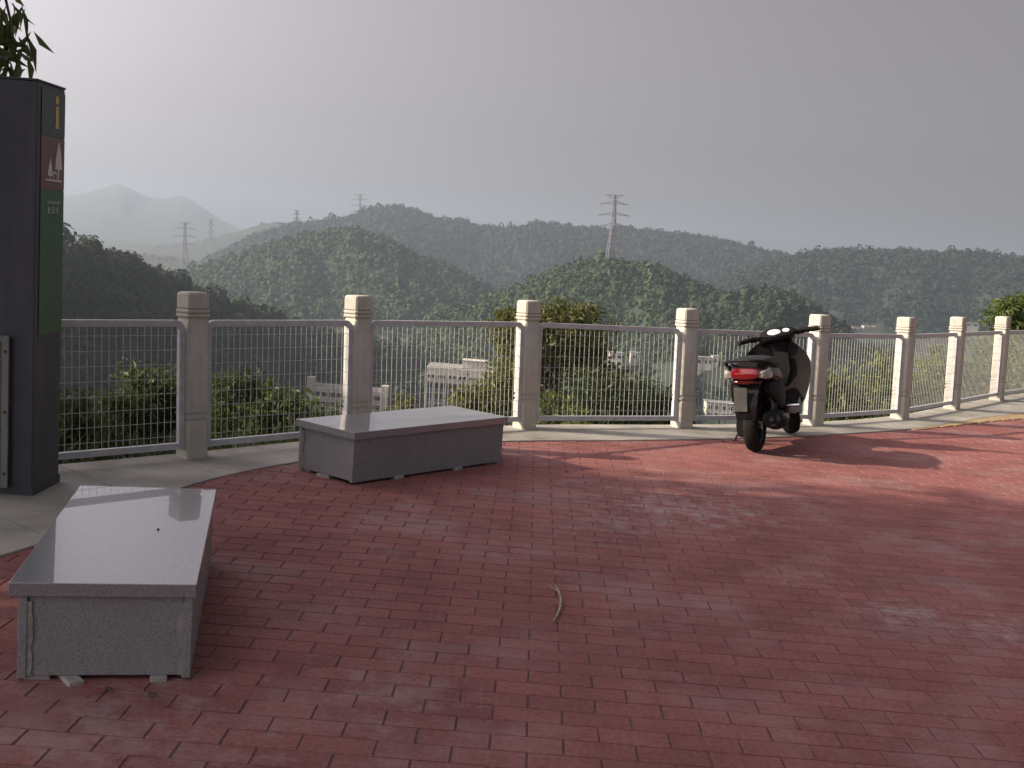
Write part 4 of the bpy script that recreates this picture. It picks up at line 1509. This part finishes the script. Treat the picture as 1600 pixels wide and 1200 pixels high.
pd = MB().loft([[Vector((.060 * math.sin(a) * w, .150 * math.cos(a) * w, z)) for a in np.linspace(0, 2 * math.pi, 24, endpoint=False)] for (z, w) in ((-.05, .8), (-.01, 1.0), (.004, 1.0), (.008, .94))])
pdo = pod(pd).build('instrument_pod', 'scooter_plastic', sc, smooth=True)
for (yc, ry, rx) in ((.030, .056, .036), (-.072, .030, .024)):
    gface = MB().loft([[Vector((rx * math.sin(a) * w, yc + ry * math.cos(a) * w, z)) for a in np.linspace(0, 2 * math.pi, 24, endpoint=False)] for (z, w) in ((.0085, 1), (.0125, 1), (.0135, .9))])
    gd = pod(gface).build('gauge', 'gauge_face', pdo, smooth=True)
    ndl = MB().bar((-.004, yc, .0148), (rx * .5, yc + ry * .35, .0148), .003, .001)
    pod(ndl).build('needle', 'red_lens', gd)
for s in (1, -1):
    bar = MB().tube([(.93, s * .10, .985), (.915, s * .20, 1.005), (.890, s * .265, 1.000)], .018, 10)
    steer(bar).build('handlebar', 'scooter_plastic', sc, smooth=True)
    sw = MB().loft([[Vector((v[0], s * (.165 + k * .03), v[2])) for v in [(.925 + .026 * math.cos(a), 0, .995 + .026 * math.sin(a)) for a in np.linspace(0, 2 * math.pi, 10, endpoint=False)]] for k in range(3)])
    steer(sw).build('switch_housing', 'scooter_plastic', sc, smooth=True)
    gp_ = MB().tube([(.900, s * .232, 1.002), (.868, s * .335, .992)], [.023, .021], 12)
    go = steer(gp_).build('grip', 'rubber', sc, smooth=True)
    en_ = MB().tube([(.869, s * .333, .992), (.864, s * .350, .990)], .019, 12)
    steer(en_).build('bar_end', 'alloy', go, smooth=True)
    lv = MB().tube([(.945, s * .215, 1.000), (.965, s * .26, .995), (.935, s * .34, .985)], [.008, .007, .006], 8)
    steer(lv).build('brake_lever', 'chrome', sc, smooth=True)
hl = MB().loft([[Vector((x, q_.y, q_.z)) for q_ in rg(0, 0, .925, w, w * .7)] for (x, w) in ((1.070, .085), (1.090, .07), (1.098, .04))])
steer(hl).build('headlight', 'clear_lens', sc, smooth=True)
# side stand on the left
MB().tube([(.40, .10, .26), (.43, .18, .14), (.45, .245, .034)], [.012, .011, .010], 8).build('side_stand', 'alloy', sc, smooth=True)
MB().box((.455, .252, .032), (.06, .035, .008), Matrix.Rotation(.10, 3, 'X')).build('stand_foot', 'alloy', sc)


# ------------------------------------------------------------------ plants
def leaf_quads(P, size, aspect=.38, droop=0.3, seed=0, spread=1.0, normal_up=0.4):
    r_ = np.random.default_rng(seed)
    n = len(P)
    d = r_.normal(0, 1, (n, 3)) * spread
    d[:, 2] -= droop
    d /= np.linalg.norm(d, axis=1)[:, None]
    up = r_.normal(0, 1, (n, 3)); up[:, 2] += normal_up
    s = np.cross(d, up); s /= np.linalg.norm(s, axis=1)[:, None] + 1e-9
    nn_ = np.cross(s, d)
    L = size * np.exp(r_.normal(0, .32, n))[:, None]
    w = L * aspect
    b = P
    m1 = P + d * L * .45 + s * w * .5 + nn_ * w * .16
    tip = P + d * L - nn_ * L * .12
    m2 = P + d * L * .45 - s * w * .5 + nn_ * w * .16
    V = np.stack([b, m1, tip, m2], 1).reshape(-1, 3)
    i = np.arange(n) * 4
    T = np.stack([np.stack([i, i + 1, i + 2], 1), np.stack([i, i + 2, i + 3], 1)], 1).reshape(-1, 3)
    return V, T


def clump_points(ells, nclump, nleaf, clump_r, seed, shell=.55):
    r_ = np.random.default_rng(seed)
    vol = np.array([e[1][0] * e[1][1] * e[1][2] for e in ells]) ** .75
    which = r_.choice(len(ells), nclump, p=vol / vol.sum())
    u = r_.normal(0, 1, (nclump, 3)); u /= np.linalg.norm(u, axis=1)[:, None]
    rad = shell + (1 - shell) * r_.random(nclump) ** .7
    C = np.array([ells[k][0] for k in which]) + u * rad[:, None] * np.array([ells[k][1] for k in which])
    per = r_.poisson(nleaf / nclump, nclump)
    idx = np.repeat(np.arange(nclump), per)
    off = r_.normal(0, 1, (len(idx), 3)) * clump_r * np.array([1, 1, .7])
    return C, C[idx] + off


def tree(name, label, base, trunk_top, ells, nclump, nleaf, leaf, m, seed, r0=.16, clump_r=.28, group=None, cat='tree', limbs=9, droop=.3, aspect=.38, extra=None, shell=.55):
    rs = random.Random(seed)
    base, trunk_top = Vector(base), Vector(trunk_top)
    r_ = empty(name, base, 0, label, cat, group)
    C, P = clump_points(ells, nclump, nleaf, clump_r, seed, shell)
    if extra is not None:
        P = np.concatenate([P, extra])
    V, T = leaf_quads(P, leaf, aspect, droop, seed)
    V = V - np.array(base)
    np_mesh('crown', V, T, m, r_)
    mb = MB()
    pts = []
    for k in range(7):
        f_ = k / 6
        q_ = base.lerp(trunk_top, f_) + Vector((rs.uniform(-.08, .08), rs.uniform(-.08, .08), 0)) * (1 if 0 < k else 0)
        pts.append(q_ - base - Vector((0, 0, .3 if k == 0 else 0)))
    mb.tube(pts, [r0 * (1.25 if k == 0 else 1 - .55 * k / 6) for k in range(7)], 9)
    tr = mb.build('trunk', 'bark', r_, smooth=True)
    sel = rs.sample(range(len(C)), min(limbs, len(C)))
    for k in sel:
        f_ = rs.uniform(.45, 1.0)
        st__ = base.lerp(trunk_top, f_) - base
        en_ = Vector(C[k]) - base
        mid = (st__ + en_) / 2 + Vector((rs.uniform(-.15, .15), rs.uniform(-.15, .15), rs.uniform(-.05, .25)))
        MB().tube([st__, mid, en_], [r0 * .38, r0 * .22, r0 * .07], 6).build('limb', 'bark', r_, smooth=True)
    return r_


# trees on the slope to the left: mostly outside the picture, their shade lies over the near half of the plaza
def hz(x, y):
    return hillside_z(x, y)


ex = []
rl = np.random.default_rng(77)
sprig = [D(px, py, dd) for px, py, dd in ((2, 20, 6.6), (22, 40, 6.6), (8, 60, 6.7), (30, 78, 6.65), (12, 92, 6.6), (34, 18, 6.7), (2, 108, 6.6), (42, 44, 6.7), (20, 5, 6.6), (-10, 70, 6.6), (-20, 30, 6.6), (-15, 105, 6.7), (5, 112, 6.7))]
T1 = [((-6.0, 5.4, 4.6), (1.9, 2.0, 1.5)), ((-4.9, 5.9, 3.6), (1.1, 1.2, .9)), ((-5.2, 4.6, 5.6), (1.6, 1.5, 1.0)), ((-7.6, 5.0, 4.4), (1.5, 1.9, 1.3)), ((-6.3, 5.2, 6.3), (1.3, 1.3, .8))]
tz = hz(-6.4, 5.2)
tree('shade_tree', 'leafy tree overhanging the top of the dark pillar', (-6.4, 5.2, tz), (-6.0, 5.3, 4.4), T1, 460, 26000, .18, 'leaf_big', 31, r0=.17, clump_r=.32, group='shade trees left of the plaza', droop=.9, aspect=.42, shell=.3)
T0 = [((-9.8, 6.3, 3.2), (1.5, 1.75, 1.9)), ((-9.0, 6.9, 2.0), (1.2, 1.1, 1.1)), ((-10.6, 6.0, 4.6), (1.4, 1.7, 1.3)), ((-9.6, 5.2, 2.2), (1.3, 1.3, 1.2))]
tree('shade_tree', 'low bushy tree left of the pillar, outside the frame', (-9.9, 6.2, hz(-9.9, 6.2)), (-9.8, 6.2, 2.6), T0, 420, 20000, .18, 'leaf_big', 34, r0=.15, clump_r=.30, group='shade trees left of the plaza', droop=.7, aspect=.42)
T2 = [((-7.6, 2.4, 4.4), (1.9, 2.0, 1.7)), ((-6.6, 3.2, 5.6), (1.5, 1.5, 1.1)), ((-8.3, 1.4, 5.6), (1.7, 1.7, 1.2)), ((-7.4, 2.2, 3.0), (1.4, 1.8, 1.0)), ((-7.2, 2.6, 6.9), (1.2, 1.4, .8))]
tree('shade_tree', 'broad tree left of the plaza nearest the near bench, outside the frame', (-7.7, 2.2, hz(-7.7, 2.2)), (-7.5, 2.3, 4.4), T2, 460, 26000, .18, 'leaf_big', 32, r0=.18, clump_r=.32, group='shade trees left of the plaza', droop=.9, aspect=.42, shell=.3)
T3 = [((-9.6, -.6, 4.6), (1.9, 2.1, 1.7)), ((-8.8, .2, 5.8), (1.6, 1.6, 1.1)), ((-9.9, -1.8, 5.4), (1.7, 1.7, 1.2)), ((-9.4, -.4, 3.2), (1.4, 1.9, 1.0))]
tree('shade_tree', 'broad tree left of and behind the viewer, outside the frame', (-9.7, -.6, hz(-9.7, -.6)), (-9.6, -.5, 4.4), T3, 400, 22000, .18, 'leaf_big', 33, r0=.18, clump_r=.32, group='shade trees left of the plaza', droop=.9, aspect=.42, shell=.3)
# the hanging twig of the first tree that shows above the pillar
tw_root = [o for o in bpy.data.objects if o.name == 'shade_tree'][0]
mb = MB()
Pl = []
for s in sprig:
    for _ in range(5):
        Pl.append(np.array(s) + rl.normal(0, .030, 3))
V, T = leaf_quads(np.array(Pl), .155, .27, 1.15, 5, spread=.75, normal_up=.2)
np_mesh('hanging_leaves', V - np.array(tw_root.location), T, 'leaf_big', tw_root)
b0 = Vector((-4.9, 5.9, 3.6))
pts = [b0, Vector((-3.9, 6.3, 3.35)), D(0, -40, 6.6), D(16, 30, 6.62), D(14, 100, 6.65)]
MB().tube([q_ - tw_root.location for q_ in pts], [.03, .02, .012, .008, .004], 6).build('twig', 'bark', tw_root, smooth=True)


def ell_px(px, py, rx, ry, dist, depth=None):
    c = D(px, py, dist)
    k = dist / F_PX
    return (tuple(c), (rx * k, (depth or (rx + ry) / 2) * k, ry * k))


def slope_base(x, y):
    return (x, y, hz(x, y))


# centre tree and its neighbours on the slope below the fence
c = D(870, 560, 30)
tree('broadleaf_tree', 'round-topped olive green tree rising above the fence right of the far bench', slope_base(c.x, c.y), (c.x, c.y, c.z - .2),
     [ell_px(862, 530, 78, 58, 30), ell_px(815, 520, 48, 42, 29.5), ell_px(915, 525, 45, 48, 30), ell_px(800, 560, 36, 50, 29), ell_px(880, 600, 95, 70, 30)], 420, 17000, .135, 'leaf_tree', 41, r0=.15, clump_r=.13, droop=.4, group='trees below the fence')
c = D(730, 640, 26)
tree('broadleaf_tree', 'lower olive tree in front of the pale office block', slope_base(c.x, c.y), (c.x, c.y, c.z),
     [ell_px(742, 640, 36, 36, 26), ell_px(790, 615, 34, 45, 26), ell_px(710, 665, 25, 30, 26)], 150, 6000, .12, 'leaf_tree', 42, r0=.10, clump_r=.14, group='trees below the fence')
c = D(985, 640, 28)
tree('broadleaf_tree', 'dark bushy tree low behind the fence left of the lone post', slope_base(c.x, c.y), (c.x, c.y, c.z),
     [ell_px(985, 640, 70, 50, 28), ell_px(930, 630, 60, 55, 27), ell_px(1035, 655, 40, 45, 28)], 220, 8000, .13, 'leaf_dark', 43, r0=.10, clump_r=.16, group='trees below the fence')
c = D(1585, 510, 24)
tree('broadleaf_tree', 'small yellow-green tree showing over the fence at the right edge', slope_base(c.x, c.y), (c.x, c.y, c.z - .3),
     [ell_px(1590, 492, 28, 26, 24), ell_px(1562, 485, 16, 20, 24), ell_px(1625, 490, 40, 36, 24), ell_px(1600, 530, 45, 36, 24)], 150, 5000, .10, 'leaf_shrub', 44, r0=.07, clump_r=.10, group='trees below the fence')
c = D(625, 660, 30)
tree('broadleaf_tree', 'small green treetop between the cream block and the office block', slope_base(c.x, c.y), (c.x, c.y, c.z),
     [ell_px(628, 650, 22, 34, 30), ell_px(600, 672, 30, 30, 30)], 60, 2000, .12, 'leaf_tree', 45, r0=.06, clump_r=.12, group='trees below the fence')


def shrub(label, ells, n, leaf, m, seed, name='shrub', droop=.0, aspect=.42, clump_r=.07, stems=8):
    c0 = np.array(ells[0][0])
    zb = hz(c0[0], c0[1])
    r_ = empty(name, (c0[0], c0[1], zb), 0, label, 'shrub', 'shrubs behind the fence')
    C, P = clump_points(ells, max(20, n // 40), n, clump_r, seed, .35)
    V, T = leaf_quads(P, leaf, aspect, droop, seed, normal_up=.9)
    np_mesh('foliage', V - np.array(r_.location), T, m, r_)
    rs = random.Random(seed)
    for k in rs.sample(range(len(C)), min(stems, len(C))):
        en_ = Vector(C[k]) - r_.location
        MB().tube([(rs.uniform(-.1, .1), rs.uniform(-.1, .1), -.05), en_ * .55 + Vector((rs.uniform(-.05, .05), 0, .05)), en_], [.014, .010, .004], 5).build('stem', 'bark', r_)
    return r_


shrub('bright green shrub behind the fence left of the far bench', [ell_px(450, 660, 38, 42, 10.6), ell_px(425, 640, 26, 36, 10.6), ell_px(490, 650, 26, 26, 10.8), ell_px(402, 668, 30, 26, 10.5)], 3600, .06, 'leaf_shrub', 51)
shrub('tall thin shrub behind the fence beside the widest post', [ell_px(345, 665, 28, 30, 9.7), ell_px(360, 620, 18, 36, 9.8), ell_px(395, 610, 10, 30, 9.9)], 1900, .048, 'leaf_weed', 52)
shrub('leafy shrub behind the panel beside the dark pillar', [ell_px(240, 665, 45, 36, 8.9), ell_px(190, 655, 45, 40, 8.6), ell_px(255, 625, 22, 40, 9.0), ell_px(215, 610, 22, 30, 9)], 4200, .052, 'leaf_weed', 53)
shrub('low weedy shrub right against the dark pillar', [ell_px(120, 690, 40, 38, 8.0), ell_px(160, 690, 35, 30, 8.2), ell_px(110, 650, 22, 36, 8.0)], 3000, .048, 'leaf_weed', 54)
shrub('yellow-green bush seen between scooter and next post', [ell_px(1330, 640, 60, 26, 14), ell_px(1300, 618, 24, 30, 14), ell_px(1375, 600, 26, 48, 14.5)], 2600, .08, 'leaf_yellow', 55, clump_r=.09)
shrub('yellow-green bush between first and second posts right of the scooter', [ell_px(1450, 590, 32, 42, 15.5), ell_px(1430, 615, 30, 28, 15), ell_px(1470, 575, 20, 30, 16)], 2600, .08, 'leaf_yellow', 56, clump_r=.09)
shrub('green bush between second and third posts right of the scooter', [ell_px(1520, 592, 34, 34, 17), ell_px(1500, 610, 26, 22, 17), ell_px(1545, 560, 18, 40, 17)], 2200, .085, 'leaf_shrub', 57, clump_r=.10)
shrub('green bush behind the last panel at the right edge', [ell_px(1590, 580, 34, 36, 18.5), ell_px(1640, 575, 40, 40, 19)], 2200, .09, 'leaf_shrub', 58, clump_r=.10)
shrub('reddish low shrub at the foot of the centre tree', [ell_px(860, 640, 24, 26, 16), ell_px(900, 655, 36, 16, 15.5)], 1100, .08, 'leaf_yellow', 59, clump_r=.08)

# weeds and grass along the outer edge of the kerb
bv_, bt_, n0 = [], [], 0
rw = np.random.default_rng(99)
ol = [p for p in fline if -4.6 < p.x < 8.5]
for a, b in zip(ol[:-1], ol[1:]):
    L_ = (b - a).length
    t = (b - a).normalized()
    nrm = Vector((-t.y, t.x))
    dens = 230 if a.x < -.9 else 90
    for _ in range(int(L_ * dens)):
        o_ = abs(rw.normal(0, .55)) + .17
        p = a + t * (rw.random() * L_) + nrm * o_
        z = -.10 - .22 * o_ if o_ < .5 else -.22 - .38 * (o_ - .5)
        h = rw.uniform(.10, .30) * (1.6 if a.x < -.9 else .8) * (1.9 if rw.random() < .05 else 1)
        ang = rw.uniform(0, 6.283)
        dx, dy = math.cos(ang), math.sin(ang)
        lean = rw.uniform(.1, .55) * h
        w = rw.uniform(.003, .007)
        P0 = np.array((p.x, p.y, z))
        pts_ = [(0, 0, 1), (.35, .12, .95), (.7, .42, .7), (1.0, 1.0, .05)]
        vsr = []
        for (hf, lf, wf) in pts_:
            c_ = P0 + np.array((dx * lean * lf, dy * lean * lf, h * hf * (1 - .15 * lf)))
            vsr += [c_ + np.array((-dy, dx, 0)) * w * wf, c_ - np.array((-dy, dx, 0)) * w * wf]
        bv_.append(np.array(vsr))
        bt_.append(np.array([(0, 1, 3, 2), (2, 3, 5, 4), (4, 5, 7, 6)]) + n0)
        n0 += 8
gs = np_mesh('grass', np.concatenate(bv_), np.concatenate(bt_), 'leaf_weed')
tag(gs, 'rough grass growing along the outside of the kerb', kind='stuff')

# ------------------------------------------------------------------ the air
mb = MB().box((0, 0, 74), (18900, 18900, 304))
hzb = mb.build('haze', 'soil')
tag(hzb, 'thin haze filling the valley air', kind='stuff')
hm = bpy.data.materials.new('haze_air')
hm.use_nodes = True
hn = hm.node_tree.nodes
hn.clear()
pv = hn.new('ShaderNodeVolumePrincipled')
pv.inputs['Color'].default_value = (0.435, 0.51, 0.60, 1)
pv.inputs['Density'].default_value = 0.00030
pv.inputs['Anisotropy'].default_value = 0.38
ho = hn.new('ShaderNodeOutputMaterial')
hm.node_tree.links.new(pv.outputs[0], ho.inputs['Volume'])
hzb.data.materials.clear()
hzb.data.materials.append(hm)
